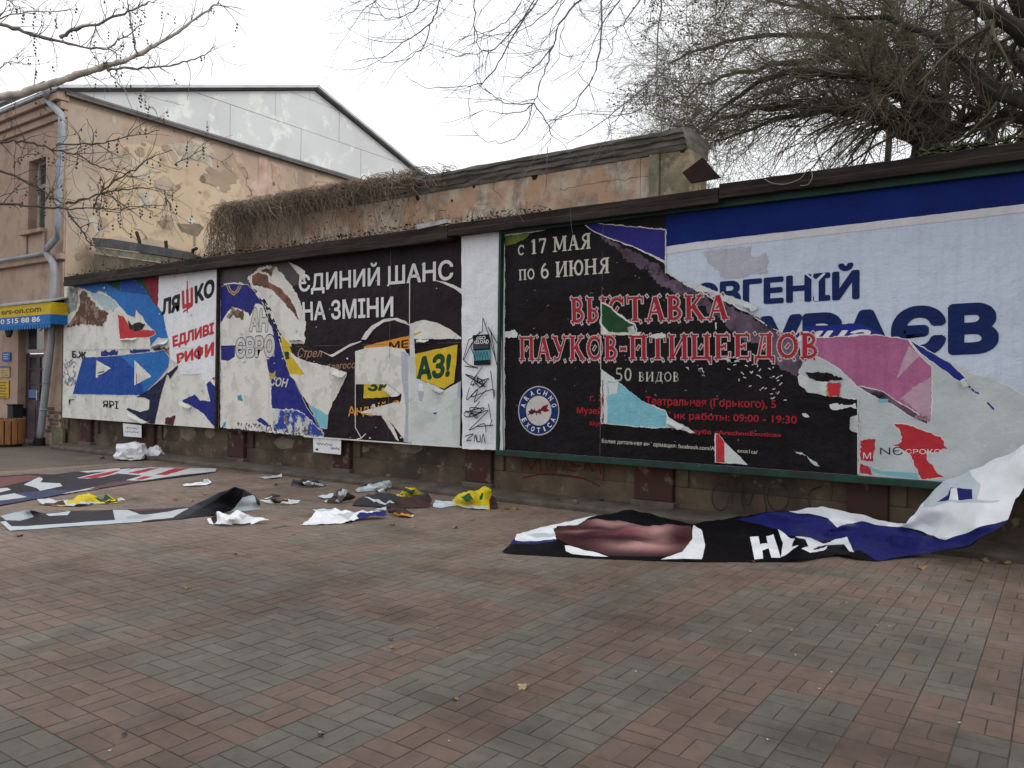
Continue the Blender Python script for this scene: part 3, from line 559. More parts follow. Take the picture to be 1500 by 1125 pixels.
b.stroke('sticker_stripes', [P(B, (1284+i*13, 600),(1291+i*13, 562),(1298+i*13, 600)) for i in range(5)] + [P(B, (1282, 534+i*7),(1350, 531+i*7)) for i in range(3)], 0.012, paper('stripe', (0.08, 0.09, 0.10)), parent=st)
b.stroke('black_scrawl', [P(B, (1325,405),(1322,470),(1258,510),(1232,600),(1260,628)), P(B, (1325,405),(1350,480),(1390,620)), P(B, (1350,450),(1395,530),(1362,470),(1390,625)), P(B, (1240,632),(1300,640),(1262,628)), P(B, (1236,600),(1262,545),(1275,520)), P(B, (1310,470),(1268,540),(1290,600))], 0.012, INKBLACK)
def scrawl(cx, cy, wd, h, n, seed):
    q = random.Random(seed); return [P(B, *[(cx+q.uniform(-wd, wd), cy+q.uniform(-h, h)) for _ in range(n)])]
def curl(pts, k=4):
    out = []
    for i in range(len(pts)-1):
        p0, p1, p2, p3 = pts[max(i-1, 0)], pts[i], pts[i+1], pts[min(i+2, len(pts)-1)]
        for j in range(k):
            s = j/k; out.append(tuple(0.5*((2*p1[a])+(-p0[a]+p2[a])*s+(2*p0[a]-5*p1[a]+4*p2[a]-p3[a])*s*s+(-p0[a]+3*p1[a]-3*p2[a]+p3[a])*s**3) for a in (0, 1)))
    return out+[pts[-1]]
g1 = curl(scrawl(1290, 700, 50, 32, 13, 2)[0]); g2 = curl(P(B, (1320,640),(1268,720),(1352,690),(1270,775),(1370,740),(1378,780))); g3 = curl(P(B, (1262,735),(1250,790),(1300,740),(1285,800),(1340,745)))
b.stroke('black_scrawl', [g1, g2, g3, P(B, (1362,655),(1378,782))], 0.012, INKBLACK)
g1 = curl(scrawl(1290, 850, 50, 28, 12, 9)[0]); g2 = curl(P(B, (1310,800),(1260,870),(1350,840),(1262,930),(1330,900),(1340,940))); g3 = P(B, (1352,810),(1366,890),(1358,915))
b.stroke('black_scrawl', [g1, g2, g3, P(B, (1300,915),(1372,908))], 0.012, INKBLACK)
b.stroke('black_signature', [curl(P(B, (1244,960),(1280,950),(1250,980),(1270,978))), curl(P(B, (1286,985),(1290,955),(1298,985))), curl(P(B, (1298,955),(1300,985),(1315,980),(1312,955))), curl(P(B, (1320,990),(1328,950),(1336,990)))], 0.012, INKBLACK)

# --- small notices under the boards
def notice(name, label, quad, lines):
    c = [on_y(a, b_, BOARD_Y+0.02) for a, b_ in quad]; cx = sum((p.x for p in c))/4
    r = empty(name, label, 'notice', (cx, BOARD_Y+0.02, min(p.z for p in c)), None)
    mb = MB(); mb.prism([(p.x, p.y, p.z) for p in c], (0, 0.006, 0), WHITE); mb.build('card', r)
    mb = MB(); tl, tr, br, bl = c
    for v, u0, u1 in lines:
        n = 14; prev = None
        for i in range(n+1):
            u = u0+(u1-u0)*i/n; p = (tl*(1-u)+tr*u)*(1-v)+(bl*(1-u)+br*u)*v
            q = Vector((p.x, BOARD_Y+0.016, p.z+0.018*math.sin(i*2.3)+0.006*math.sin(i*5.1)))
            if prev is not None:
                d = (q-prev); nn = Vector((-d.z, 0, d.x)).normalized()*0.005
                mb.add([prev-nn, q-nn, q+nn, prev+nn], [(0, 1, 2, 3)], paper('pencil', (0.16, 0.17, 0.19)))
            prev = q
    mb.build('handwriting', r)
notice('notice_card', 'white handwritten card under the billboard nearest the corner house', [(180, 620), (207, 623), (207, 641), (181, 639)], [(0.3, 0.15, 0.8), (0.6, 0.1, 0.9)])
notice('notice_card', 'white handwritten card hanging under the middle billboard', [(458.5, 640.5), (499.5, 644), (499, 666), (459, 662)], [(0.4, 0.12, 0.7), (0.62, 0.65, 0.95), (0.8, 0.1, 0.18)])

# --- seams of the pasted sheets and small flakes left behind
SEAM = mat('sheet_seam', (0.22, 0.215, 0.21), (0.10, 0.10, 0.10), scale=2, rough=0.8)
def seams(root, rect, k, vx, hz, flakes, cols, seed):
    bb = Board(rect, root); bb.k = k; q = random.Random(seed); x0, x1, z0, z1 = rect; mb = MB(); y = BOARD_Y-0.004-bb.lay*k
    def line(p, r, w_):
        n = 40; prev = None
        for i in range(n+1):
            u = i/n; x = p[0]*(1-u)+r[0]*u+0.006*noise.noise(Vector((u*9, p[0], 1))); z = p[1]*(1-u)+r[1]*u+0.006*noise.noise(Vector((u*9, p[1], 2)))
            h = w_*(0.25+0.9*abs(noise.noise(Vector((u*14, p[0]+p[1], 4)))))
            if prev and q.random() < 0.8:
                d = Vector((x-prev[0], z-prev[1])).normalized(); a = Vector((-d.y, d.x))*h; mb.add([(prev[0]-a.x, y, prev[1]-a.y), (x-a.x, y, z-a.y), (x+a.x, y, z+a.y), (prev[0]+a.x, y, prev[1]+a.y)], [(0, 1, 2, 3)], SEAM)
            prev = (x, z)
    for x in vx: line((x, z0+0.02), (x, z1-0.02), 0.004)
    for z in hz: line((x0+0.02, z), (x1-0.02, z), 0.0035)
    o = mb.build('paste_seams', root); o['kind'] = 'stuff'
    if not flakes: return
    mb = MB()
    for i in range(flakes):
        x, z = q.uniform(x0+.1, x1-.1), z0+(z1-z0)*q.random()**1.4*0.96+0.03; r = 0.006+0.026*q.random()**3; sd_ = q.random()*40
        mb.add([(min(max(x+r*(1+0.7*noise.noise(Vector((sd_+math.cos(a), math.sin(a), 1))))*1.5*math.cos(a), x0), x1), y-0.0001-0.0000015*i, min(max(z+r*(1+0.7*noise.noise(Vector((sd_+math.cos(a)*2, math.sin(a)*2, 6))))*math.sin(a), z0), z1)) for a in [j*0.5236 for j in range(12)]], [tuple(range(11, -1, -1))], q.choice(cols))
    o = mb.build('paper_flakes', root); o['kind'] = 'stuff'
bl3 = sorted([o for o in COL.objects if o.name.startswith('billboard')], key=lambda o: o.location.x)
seams(bl3[0], (-17.93, -12.34, 0.655, 3.60), 70, (-16.5, -15.1, -13.7), (2.1,), 34, [CREAM, PALE, PALE], 1)
seams(bl3[1], (-12.29, -6.80, 0.635, 3.56), 80, (-10.9, -8.15), (2.08,), 38, [CREAM, PALE, PALE], 2)
seams(bl3[2], (GX0+0.03, GX1, 0.645, 3.51), 118, (-4.62,), (), 0, [PALE], 3)

# --- corners of the torn layers that have come loose and curl away from the boards
def curl_flap(root, board_lay, pa, pb, length, m, back, turn=2.2, out=0.0):
    """a strip torn along pa-pb (photo) that still hangs on and rolls outwards"""
    a, c = on_y(*pa, BOARD_Y), on_y(*pb, BOARD_Y); a.y = c.y = BOARD_Y-board_lay
    ax = (c-a).normalized(); nrm = Vector((0, -1, 0)); along = ax.cross(nrm)
    mb = MB(); n, k = 10, 14; r = length/turn
    for j in range(n+1):
        t_ = j/n; th = turn*t_; w_ = 1-0.55*t_**1.5
        off = along*(r*math.sin(th))+nrm*(r*(1-math.cos(th))+0.002)
        for i in range(k+1):
            u = 0.5+(i/k-0.5)*w_; p = a*(1-u)+c*u
            wob = 0.012*noise.noise(Vector((u*7, t_*5, a.x)))+0.01*noise.noise(Vector((u*19, t_*11, a.z)))*t_
            mb.v.append(p+off+nrm*abs(wob)+along*wob)
    q = mb.mi(m); mb.f = [[j*(k+1)+i, j*(k+1)+i+1, (j+1)*(k+1)+i+1, (j+1)*(k+1)+i] for j in range(n) for i in range(k)]; mb.m = [q]*len(mb.f)
    return mb.build('curled_flap', root, smooth=True)
BR_ = [o for o in COL.objects if o.name.startswith('billboard')]
BR_.sort(key=lambda o: o.location.x)
L_, M_, R_ = BR_
for root, pa, pb, ln, m in ((L_, A(765, 500), A(842, 470), 0.16, WHITE), (L_, A(640, 830), A(740, 880), 0.12, CREAM), (L_, A(905, 772), A(960, 800), 0.14, CREAM), (L_, A(600, 466), A(690, 460), 0.10, CREAM),
                         (M_, B(612, 645), B(668, 664), 0.18, CREAM), (M_, B(862, 716), B(924, 762), 0.16, CREAM), (M_, B(1085, 722), B(1130, 744), 0.12, PALE), (M_, B(470, 525), B(400, 524), 0.12, CREAM), (M_, B(1000, 506), B(1060, 505), 0.10, CREAM),
                         (R_, C(1232, 380), C(1286, 408), 0.14, PALE), (R_, C(720, 490), C(726, 524), 0.12, PALE), (R_, C(872, 910), C(950, 950), 0.13, PALE), (R_, E(1230, 230), E(1252, 265), 0.12, PALE), (R_, E(1062, 425), E(1000, 415), 0.10, PALEPINK), (R_, E(745, 400), E(745, 480), 0.14, PALE)):
    curl_flap(root, 0.026 if root is R_ else 0.016, pa, pb, ln, m, CREAM)

# ------------------------------------------------------------------ ground
GY = mat('ground_asphalt', (0.125, 0.100, 0.083), (0.080, 0.065, 0.055), scale=0.7, rough=0.9, bump=0.3, bscale=40, c3=(0.11, 0.10, 0.09), s3=9, lo3=0.55, hi3=0.7)
mb = MB(); mb.add([(-90, -60, -0.012), (60, -60, -0.012), (60, 90, -0.012), (-90, 90, -0.012)], [(0, 1, 2, 3)], GY)
tag(mb.build('ground'), kind='structure')
# block paving: basket weave of 10 x 20 cm blocks, red with grey bands and panels
PAVE = mat('block_paving', (1, 1, 1), (0.60, 0.585, 0.57), scale=0.5, rough=0.62, bump=0.35, bscale=55, lo=0.44, hi=0.70, c3=(0.74, 0.72, 0.69), s3=1.9, lo3=0.48, hi3=0.70, st3=(1, 0.55, 1), attr=True, spec=0.35, bdist=0.004)
GREYZ = [(-4.174, -3.174, 2.235, 3.635), (-4.974, -4.574, 1.6, 6.1), (-2.774, -2.374, -1, 6.2), (-1.974, -1.574, -1, 4.035), (-1.174, -0.774, -1, 4.035), (-0.374, 0.026, -1, 4.035), (0.426, 0.826, -1, 4.035), (1.226, 1.626, -1, 4.035),
         (-1.974, -0.374, 4.435, 6.035), (-8, -3.174, -1, 1.635), (-14, -4.974, 3.635, 4.035), (-4.574, -2.774, 4.435, 4.835), (-6.174, -5.374, 4.835, 6.235), (-8.174, -7.174, 4.835, 6.6), (-4.174, -3.174, 5.235, 6.235),
         (0.426, 2.0, 4.435, 6.035), (-2.374, -0.374, 6.6, 7.0)]
rr = random.Random(11); mb = MB(); mb.tint = []
def paver(x0, x1, y0, y1):
    cx, cy = (x0+x1)/2, (y0+y1)/2
    grey = any(a < cx < b_ and c < cy < d for a, b_, c, d in GREYZ)
    if rr.random() < 0.003: grey = not grey
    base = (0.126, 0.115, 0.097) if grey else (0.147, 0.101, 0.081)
    far = min(1, max(0, (math.hypot(cx, cy)-3.2)/6))*0.55; base = tuple(b0*(1-far)+m0*far for b0, m0 in zip(base, (0.285, 0.222, 0.180)))  # paler with distance from the camera: grazing sheen painted into the tint
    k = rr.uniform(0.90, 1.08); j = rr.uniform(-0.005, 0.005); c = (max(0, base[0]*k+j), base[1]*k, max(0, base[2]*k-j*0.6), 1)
    g = 0.0016; b_ = 0.0022; z = rr.uniform(-0.0012, 0.0012); t1, t2 = rr.uniform(-0.0008, 0.0008), rr.uniform(-0.0008, 0.0008)
    X0, X1, Y0, Y1 = x0+g, x1-g, y0+g, y1-g; zb = -0.007
    if rr.random() < 0.04: z -= rr.uniform(0.001, 0.003)
    vs = [(X0, Y0, zb), (X1, Y0, zb), (X1, Y1, zb), (X0, Y1, zb), (X0+b_, Y0+b_, z+t1), (X1-b_, Y0+b_, z+t2), (X1-b_, Y1-b_, z-t1), (X0+b_, Y1-b_, z-t2)]
    mb.add(vs, [(4, 5, 6, 7), (0, 1, 5, 4), (1, 2, 6, 5), (2, 3, 7, 6), (3, 0, 4, 7)], PAVE); mb.tint += [(c[0]*0.6, c[1]*0.6, c[2]*0.6, 1)]*4
    for q in range(4): w_ = rr.uniform(0.88, 1.06); mb.tint.append((c[0]*w_, c[1]*w_, c[2]*w_, 1))
ix = -60
for i in range(-66, 19):
    for j in range(0, 38):
        x = -0.774+0.2*i; y = 0.635+0.2*j
        if y+0.2 > 8.26 or y < 0.3: continue
        if x < -9 and y < 1.2: continue
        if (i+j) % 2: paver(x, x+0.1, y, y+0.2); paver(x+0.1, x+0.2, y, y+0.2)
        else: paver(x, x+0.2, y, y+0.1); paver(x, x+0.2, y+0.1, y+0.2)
pn = PAVE.node_tree; pb = pn.nodes['Principled BSDF']; old = pb.inputs['Base Color'].links[0].from_socket
t_ = pn.nodes.new('ShaderNodeTexCoord'); cur = old
for sc_i, lo_, hi_, col, st in ((14.0, 0.50, 0.72, (0.80, 0.79, 0.77), (1, 1, 1)), (0.9, 0.56, 0.70, (0.66, 0.63, 0.60), (0.7, 1.6, 1)), (6.0, 0.58, 0.70, (1.16, 1.14, 1.10), (1, 1, 1))):
    q = pn.nodes.new('ShaderNodeTexNoise'); q.inputs['Scale'].default_value = sc_i; q.inputs['Detail'].default_value = 7; mp = pn.nodes.new('ShaderNodeMapping'); mp.inputs['Scale'].default_value = st; mp.inputs['Location'].default_value = (sc_i, 3, 0)
    r_ = pn.nodes.new('ShaderNodeMapRange'); r_.inputs[1].default_value = lo_; r_.inputs[2].default_value = hi_; x_ = pn.nodes.new('ShaderNodeMix'); x_.data_type = 'RGBA'; x_.blend_type = 'MULTIPLY'; x_.inputs[7].default_value = rgb(col)
    pn.links.new(t_.outputs['Object'], mp.inputs[0]); pn.links.new(mp.outputs[0], q.inputs['Vector']); pn.links.new(q.outputs[0], r_.inputs[0]); pn.links.new(r_.outputs[0], x_.inputs[0]); pn.links.new(cur, x_.inputs[6]); cur = x_.outputs[2]
pn.links.new(cur, pb.inputs['Base Color'])
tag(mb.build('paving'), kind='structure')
mb = MB(); mb.add([(-14.0, 0.4, -0.0035), (3.1, 0.4, -0.0035), (3.1, 8.30, -0.0035), (-14.0, 8.30, -0.0035)], [(0, 1, 2, 3)], mat('joint_sand', (0.070, 0.058, 0.048), (0.11, 0.094, 0.078), scale=6, rough=1))
tag(mb.build('paving_bed'), kind='structure')
# kerb along the foot of the wall
mb = MB(); mb.beam([(8.26, -0.01), (8.26, 0.045), (8.30, 0.07), (8.695, 0.10), (8.695, -0.01)], -18.0, 4.0, CONC)
tag(mb.build('kerb', bevel=0.01), kind='structure')
def gz(x, y): return 0.0

# ------------------------------------------------------------------ boundary wall behind the boards
WY = 8.69
t = empty('boundary_wall', 'long low dirty plastered wall that carries the three billboards', 'wall', (-9, WY, 0))
mb = MB(); mb.box((-18.25, WY+0.05, 0), (5.5, WY+0.45, 3.55), WALLM)
pil = [(118, 133), (205, 225), (333, 357), (487, 512), (681, 719), (929, 985), (1240, 1300)]
zb = 0.0
xs = []
for a, c in pil:
    y_ = 640+(a-90)*0.11
    xs.append((on_y(a, y_, WY-0.06).x, on_y(c, y_, WY-0.06).x))
edges = [-18.25]+[v for p in xs for v in p]+[3.0]
for k in range(0, len(edges)-1, 2):          # raised border round each recessed panel
    a, c = edges[k], edges[k+1]
    mb.box((a, WY, 0.09), (c, WY+0.06, 0.34), WALLM); mb.box((a, WY, 0.62), (c, WY+0.06, 3.5), WALLM)
    if c-a > 0.8:
        mb.box((a, WY+0.001, 0.341), (a+0.16, WY+0.06, 0.619), WALLM); mb.box((c-0.16, WY+0.001, 0.341), (c, WY+0.06, 0.619), WALLM)
mb.build('wall_face', t, bevel=0.012)
for a, c in xs:
    mb = MB(); mb.box((a, WY-0.07, 0.16), (c, WY+0.049, 0.57), REDPAINT); mb.box((a-0.03, WY-0.095, 0.02), (c+0.03, WY+0.049, 0.159), CONC); mb.box((a, WY-0.068, 0.571), (c, WY+0.049, 3.5), REDPAINT)
    mb.build('pilaster', t, bevel=0.012)
mb = MB()
for rect in ((-13.6, 0.40, 0.5, 0.14), (-12.9, 0.42, 0.3, 0.10), (-9.2, 0.35, 0.8, 0.06), (-8.0, 0.45, 0.6, 0.10), (-10.8, 0.35, 0.5, 0.1), (-14.7, 0.4, 0.9, 0.2)):
    x, z, w_, h = rect; pts = [(x+w_*0.5*math.cos(a)*(1+0.35*noise.noise(Vector((a, x, 1)))), WY+0.048, z+0.12+h*math.sin(a)*(1+0.4*noise.noise(Vector((a*2, x, 4))))) for a in [i*2*math.pi/28 for i in range(28)]]
    mb.poly(pts, mat('patched_plaster', (0.22, 0.18, 0.135), (0.15, 0.115, 0.085), scale=4, rough=0.95))
mb.build('plaster_patch', t)
# graffiti painted low on the wall
def wall_stroke(mb, pts, r, m, y): mb.tube([(p.x, y, p.z) for p in (on_y(a, c, y) for a, c in pts)], r, 4, m)
mb = MB(); GB = mat('black_spray', (0.03, 0.027, 0.024), (0.07, 0.055, 0.04), scale=5, rough=1)
for cx, wd in ((1055, 12), (1140, 16)):
    wall_stroke(mb, [(cx+wd*math.cos(a), 728+20*math.sin(a)) for a in [i*0.42 for i in range(15)]], 0.008, GB, WY-0.003)
for ln in ([(1075, 700), (1070, 745)], [(1090, 748), (1082, 700), (1095, 740), (1105, 715)], [(1118, 712), (1124, 760)], [(1205, 712), (1185, 722), (1188, 750)], [(1250, 712), (1255, 740), (1268, 745)]): wall_stroke(mb, curl(ln), 0.008, GB, WY-0.003)
mb.build('black_graffiti', t)
mb = MB(); GR = mat('red_spray', (0.13, 0.022, 0.015), rough=1)
for ln in ([(763, 690), (768, 668), (778, 688), (788, 668), (792, 692)], [(800, 670), (802, 690), (812, 672), (815, 690)], [(824, 690), (832, 672), (842, 690), (826, 684), (848, 682)], [(856, 690), (858, 674), (868, 690), (876, 676), (880, 695)], [(884, 680), (884, 705)], [(765, 700), (800, 694), (850, 700), (878, 712)]): wall_stroke(mb, curl(ln), 0.009, GR, WY-0.003)
mb.build('red_graffiti', t)
# weathered timber capping, in three lengths
def capping(label, x0, x1, pts0, pts1, extra=None):
    mb = MB(); n = max(2, int((x1-x0)/0.14)); rings = []
    for i in range(n+1):
        x = x0+(x1-x0)*i/n; f = lambda k, a_: a_*noise.noise(Vector((x*1.1, k, 3)))+a_*0.7*noise.noise(Vector((x*5.3, k, 8)))
        rings.append([Vector((x, y+f(j, 0.010), z+f(j+20, 0.012))) for j, (y, z) in enumerate([(8.30, pts0), (8.295, (pts0+pts1)/2-0.01), (8.31, (pts0+pts1)/2+0.004), (8.30, pts1), (8.42, pts1+0.035), (8.80, pts1+0.05), (8.80, pts0+0.03), (8.42, pts0+0.012)])])
    m_ = 8; vs = [p for r_ in rings for p in r_]
    mb.add(vs, [(i*m_+j, (i+1)*m_+j, (i+1)*m_+(j+1) % m_, i*m_+(j+1) % m_) for i in range(n) for j in range(m_)]+[tuple(range(m_)), tuple(n*m_+j for j in reversed(range(m_)))], WOOD)
    o = mb.build('wall_capping', base=((x0+x1)/2, 8.5, pts0)); tag(o, label, 'beam', 'timber cappings along the wall'); return o
zc = lambda px, py: on_y(px, py, 8.30).z
xa, xb, xc, xd = on_y(93, 410, 8.3).x, on_y(655, 335, 8.3).x, on_y(1052, 280, 8.3).x, 1.3
capping('long rotten timber capping above the two smaller billboards', xa, xb, 3.475, 3.672)
capping('dark timber capping below the tall crumbling wall', xb+0.01, xc, 3.52, 3.680)
capping('mossy dark timber capping above the blue banner, under the trees', xc+0.01, xd, 3.565, 3.718)
mb = MB(); q = [on_y(610, 329, 8.29), on_y(656, 321, 8.29), on_y(656, 326, 8.29), on_y(611, 336, 8.29)]
mb.prism(q, (0, 0.06, 0), mat('pale_board', (0.42, 0.44, 0.46), (0.25, 0.25, 0.25), scale=5)); tag(mb.build('board_offcut', base=q[0]), 'short pale grey board lying on the edge of the wall capping', 'board')
MOSS = mat('moss', (0.045, 0.055, 0.018), (0.02, 0.022, 0.01), scale=20, rough=1)
mb = MB(); rr = random.Random(3)
for i in range(420):
    u = rr.random(); x = -1.2+u*2.3+rr.gauss(0, 0.1); y = rr.uniform(8.33, 8.7); r = rr.uniform(0.012, 0.035); z = 3.765+0.02*rr.random()
    mb.add([(x-r, y, z), (x, y-r, z), (x+r, y, z), (x, y+r, z), (x+rr.uniform(-r, r), y, z+r*1.6)], [(0, 1, 4), (1, 2, 4), (2, 3, 4), (3, 0, 4)], MOSS)
tag(mb.build('moss'), kind='stuff', label='green moss growing along the top of the right capping')
# leaf litter and dry stalks along the top of the capping
LITTER = mat('leaf_litter', (0.11, 0.075, 0.045), (0.05, 0.035, 0.022), scale=30, rough=1)
mb = MB()
for i in range(2600):
    u = rr.random(); x = -17.6+u*12.2; k = 1 if x > -13 else 0.45
    y = rr.uniform(8.36, 8.78); z = 3.70+rr.random()*0.10*k; r = rr.uniform(0.01, 0.035); a = rr.random()*6.3; d = Vector((math.cos(a), math.sin(a), rr.uniform(-0.6, 0.6)))*r; e_ = Vector((-math.sin(a), math.cos(a), rr.uniform(-0.5, 0.5)))*r*0.6
    p = Vector((x, y, z)); mb.add([p-d, p-e_, p+d, p+e_], [(0, 1, 2, 3)], LITTER)
for i in range(260):
    x = rr.uniform(-17, -5.5); y = rr.uniform(8.33, 8.6); p = Vector((x, y, 3.73)); L = rr.uniform(0.06, 0.22); dx, dy = rr.uniform(-0.7, 0.7), rr.uniform(-0.6, 0.2)
    mb.tube([p, p+Vector((dx*L*0.5, dy*L*0.5, L*0.7)), p+Vector((dx*L, dy*L, L*0.75)), p+Vector((dx*L*1.4, dy*L*1.5, L*0.45))], [0.003, 0.003, 0.002, 0.001], 3, LITTER, False)
tag(mb.build('leaf_litter'), kind='stuff', label='dead leaves and dry stalks lying along the capping')
# wire loops hanging from the capping
mb = MB(); loop = [(1120, 262), (1130, 268), (1150, 270), (1172, 262), (1180, 252), (1186, 248), (1190, 258), (1184, 270), (1172, 272)]
mb.tube([on_y(a, c, 8.27) for a, c in curl(loop)], 0.006, 5, mat('grey_wire', (0.16, 0.16, 0.15)), True)
tag(mb.build('wire', base=on_y(1150, 262, 8.27), smooth=True), 'loose grey wire looping down over the edge of the timber capping', 'wire')

# ------------------------------------------------------------------ crumbling tall wall with cornice, behind the boundary wall
OLDW = mat('crumbling_brick', (0.42, 0.275, 0.185), (0.47, 0.395, 0.31), scale=1.8, rough=0.95, bump=0.9, bscale=7, c3=(0.19, 0.145, 0.125), s3=3.0, lo3=0.47, hi3=0.68, st3=(1.3, 1, 0.9), lo=0.45, hi=0.56)
OLDC = mat('mossy_cornice', (0.21, 0.195, 0.175), (0.10, 0.09, 0.075), scale=3, rough=0.95, bump=0.7, bscale=12, stretch=(0.5, 1, 4))
GREENW = mat('algae_plaster', (0.23, 0.205, 0.135), (0.13, 0.125, 0.085), scale=4, rough=0.95, bump=0.6, bscale=9, c3=(0.36, 0.27, 0.19), s3=5, lo3=0.5, hi3=0.6)
OY = 9.2; OX0 = on_y(345, 330, OY).x; OX1 = on_y(968, 215, OY).x; OX2 = on_y(1012, 215, OY).x
t = empty('crumbling_wall', 'tall crumbling orange brick wall with a dark cornice, rising behind the boards', 'wall', ((OX0+OX1)/2, OY, 0))
mb = MB(); mb.box((OX0, OY, 0), (OX1-0.28, OY+0.5, 4.44), OLDW); mb.build('brick_face', t)
mb = MB(); mb.box((OX1-0.14, OY-0.05, 0), (OX1, OY+0.55, 4.44), GREENW); mb.box((OX1-0.279, OY-0.002, 0), (OX1-0.141, OY+0.5, 4.44), OLDW); mb.box((OX1+0.001, OY-0.02, 0), (OX2, OY+0.55, 4.44), GREENW); mb.build('end_pier', t, bevel=0.015)
mb = MB()
xe = on_y(1000, 190, OY-0.18).x; step = 0.12; n = int((xe-OX0)/step)
prof = [(OY-0.02, 4.441), (OY-0.04, 4.49), (OY-0.07, 4.50), (OY-0.08, 4.55), (OY-0.13, 4.57), (OY-0.14, 4.61), (OY-0.18, 4.62), (OY-0.185, 4.66), (OY-0.10, 4.69), (OY+0.1, 4.74), (OY+0.65, 4.70), (OY+0.65, 4.441)]
rings = []
for i in range(n+1):
    x = OX0+(xe-OX0)*i/n
    rings.append([Vector((x, y+0.022*noise.noise(Vector((x*2.3, j, 1)))+0.02*noise.noise(Vector((x*9, j*1.3, 4))), z+(0.022*noise.noise(Vector((x*2.1, j*0.7, 7)))+0.014*noise.noise(Vector((x*11, j*2.1, 5))) if j else 0))) for j, (y, z) in enumerate(prof)])
m_ = len(prof); vs = [p for r_ in rings for p in r_]
mb.add(vs, [(i*m_+j, (i+1)*m_+j, (i+1)*m_+(j+1) % m_, i*m_+(j+1) % m_) for i in range(n) for j in range(m_)] + [tuple(range(m_)), tuple(n*m_+j for j in reversed(range(m_)))], OLDC)
mb.build('cornice', t)
mb = MB(); HOLE = mat('dark_hole', (0.02, 0.016, 0.013), rough=1)
for px, py, r in ((783, 257, 0.055), (612, 290, 0.04), (1000, 217, 0.05), (694, 273, 0.025), (662, 294, 0.02)):
    c = on_y(px, py, OY-0.003 if px < 960 else OY-0.023); mb.poly([(c.x+r*math.cos(a)*(1+0.4*noise.noise(Vector((a, r*90, 2)))), c.y, c.z+r*math.sin(a)*1.2) for a in [i*0.5236 for i in range(12)]], HOLE)
for ln in ([(820, 278), (850, 272), (880, 267), (915, 262), (950, 258)], [(735, 290), (722, 275), (728, 262)], [(700, 300), (720, 296)], [(630, 312), (655, 306)]):
    q = [on_y(a, c, OY-0.002) for a, c in curl(ln)]; mb.tube([(p.x, p.y, p.z+0.05*noise.noise(Vector((p.x*9, 3, 1)))) for p in q], [0.0015+0.006*abs(noise.noise(Vector((p.x*7, 1, 9)))) for p in q], 4, HOLE)
mb.build('crack', t)
# rusty plate leaning at the end of that wall
q = [on_y(a, c, 8.95) for a, c in ((1000, 253), (1029, 231), (1054, 260), (1012, 268))]
mb = MB(); mb.prism(q, (0.0, 0.03, 0.0), mat('rusty_plate', (0.030, 0.014, 0.012), (0.016, 0.010, 0.010), scale=5, rough=0.9)); tag(mb.build('metal_plate', base=q[3], bevel=0.004), 'dark rusty square metal plate tipped on its corner at the end of the crumbling wall', 'metal plate')
# dry vines hanging over the left half of that wall
VINE = mat('dry_vine', (0.30, 0.235, 0.18), (0.16, 0.12, 0.095), scale=2.0, rough=1, c3=(0.20, 0.155, 0.12), s3=18, lo3=0.5, hi3=0.6)
mb = MB(); rr = random.Random(21)
for i in range(2300):
    u = rr.random()**1.15; x = OX0-0.25+u*5.6; dens = 1-u*0.9
    if rr.random() > (dens+0.12)*(0.5+1.1*max(0, noise.noise(Vector((x*1.7, 4, 2)))+0.35)): continue
    z0 = 4.72+rr.uniform(-0.1, 0.10); L = (0.10+0.95*rr.random()**2.3)*(0.45+0.75*dens); y = OY-0.26-rr.random()*0.14*dens
    x += rr.gauss(0, 0.05); a = rr.gauss(0, 0.35); pts = [Vector((x, OY+0.1, z0-0.02)), Vector((x+a*0.2, y+0.12, z0+0.05*rr.random()))]
    k = 4
    for j in range(1, k+1):
        pts.append(Vector((x+a*L*j/k+rr.gauss(0, 0.05), y+rr.gauss(0, 0.03)+0.14*(j/k), z0-L*(j/k)**1.3)))
    mb.tube(pts, 0.003 if rr.random() < 0.8 else 0.005, 3, VINE, False)
for i in range(1500):
    u = rr.random(); x = OX0-0.2+u*4.9; p = Vector((x, OY-0.2+rr.random()*0.3, 4.70+rr.random()*0.04)); L = rr.uniform(0.06, 0.2); d = Vector((rr.uniform(-1, 1), rr.uniform(-0.8, 0.3), rr.uniform(0.1, 1)))*L
    mb.tube([p, p+d*0.6, p+d+Vector((0, 0, -L*0.3))], 0.003, 3, VINE, False)
for i in range(46):      # woody runners along the top
    x = OX0-0.2+rr.random()*5.2; p = Vector((x, OY-0.24, 4.68+rr.uniform(-.08, .06))); q = [p]
    for j in range(9): q.append(q[-1]+Vector((rr.uniform(-.02, .17), rr.gauss(0, .025), rr.gauss(-0.02, .05))))
    mb.tube(q, [0.009-0.0008*j for j in range(10)], 4, VINE, False)
for i in range(420):
    x = OX0-0.1+rr.random()**1.3*5; p = Vector((x, OY-0.28-rr.random()*.06, 4.7-rr.random()**1.5*0.7)); a_ = rr.random()*6.3; r = rr.uniform(.012, .03); d = Vector((math.cos(a_), .2, math.sin(a_)))*r; e_ = Vector((-math.sin(a_), -.3, math.cos(a_)))*r*.6
    mb.add([p-d, p-e_, p+d, p+e_], [(0, 1, 2, 3)], LITTER)
for i in range(500):
    x = OX0-0.45+abs(rr.gauss(0, 0.45)); z = rr.uniform(3.75, 4.7); p = Vector((x, OY-0.1-rr.random()*0.25, z)); d = Vector((rr.uniform(-1, 1)*0.2, rr.uniform(-0.1, 0.1), rr.uniform(-0.35, 0.1)))
    mb.tube([p, p+d*0.5+Vector((0, 0, 0.03)), p+d], 0.0035, 3, VINE, False)
tag(mb.build('dry_vines'), kind='stuff', label='brown leafless creeper hanging over the crumbling wall')

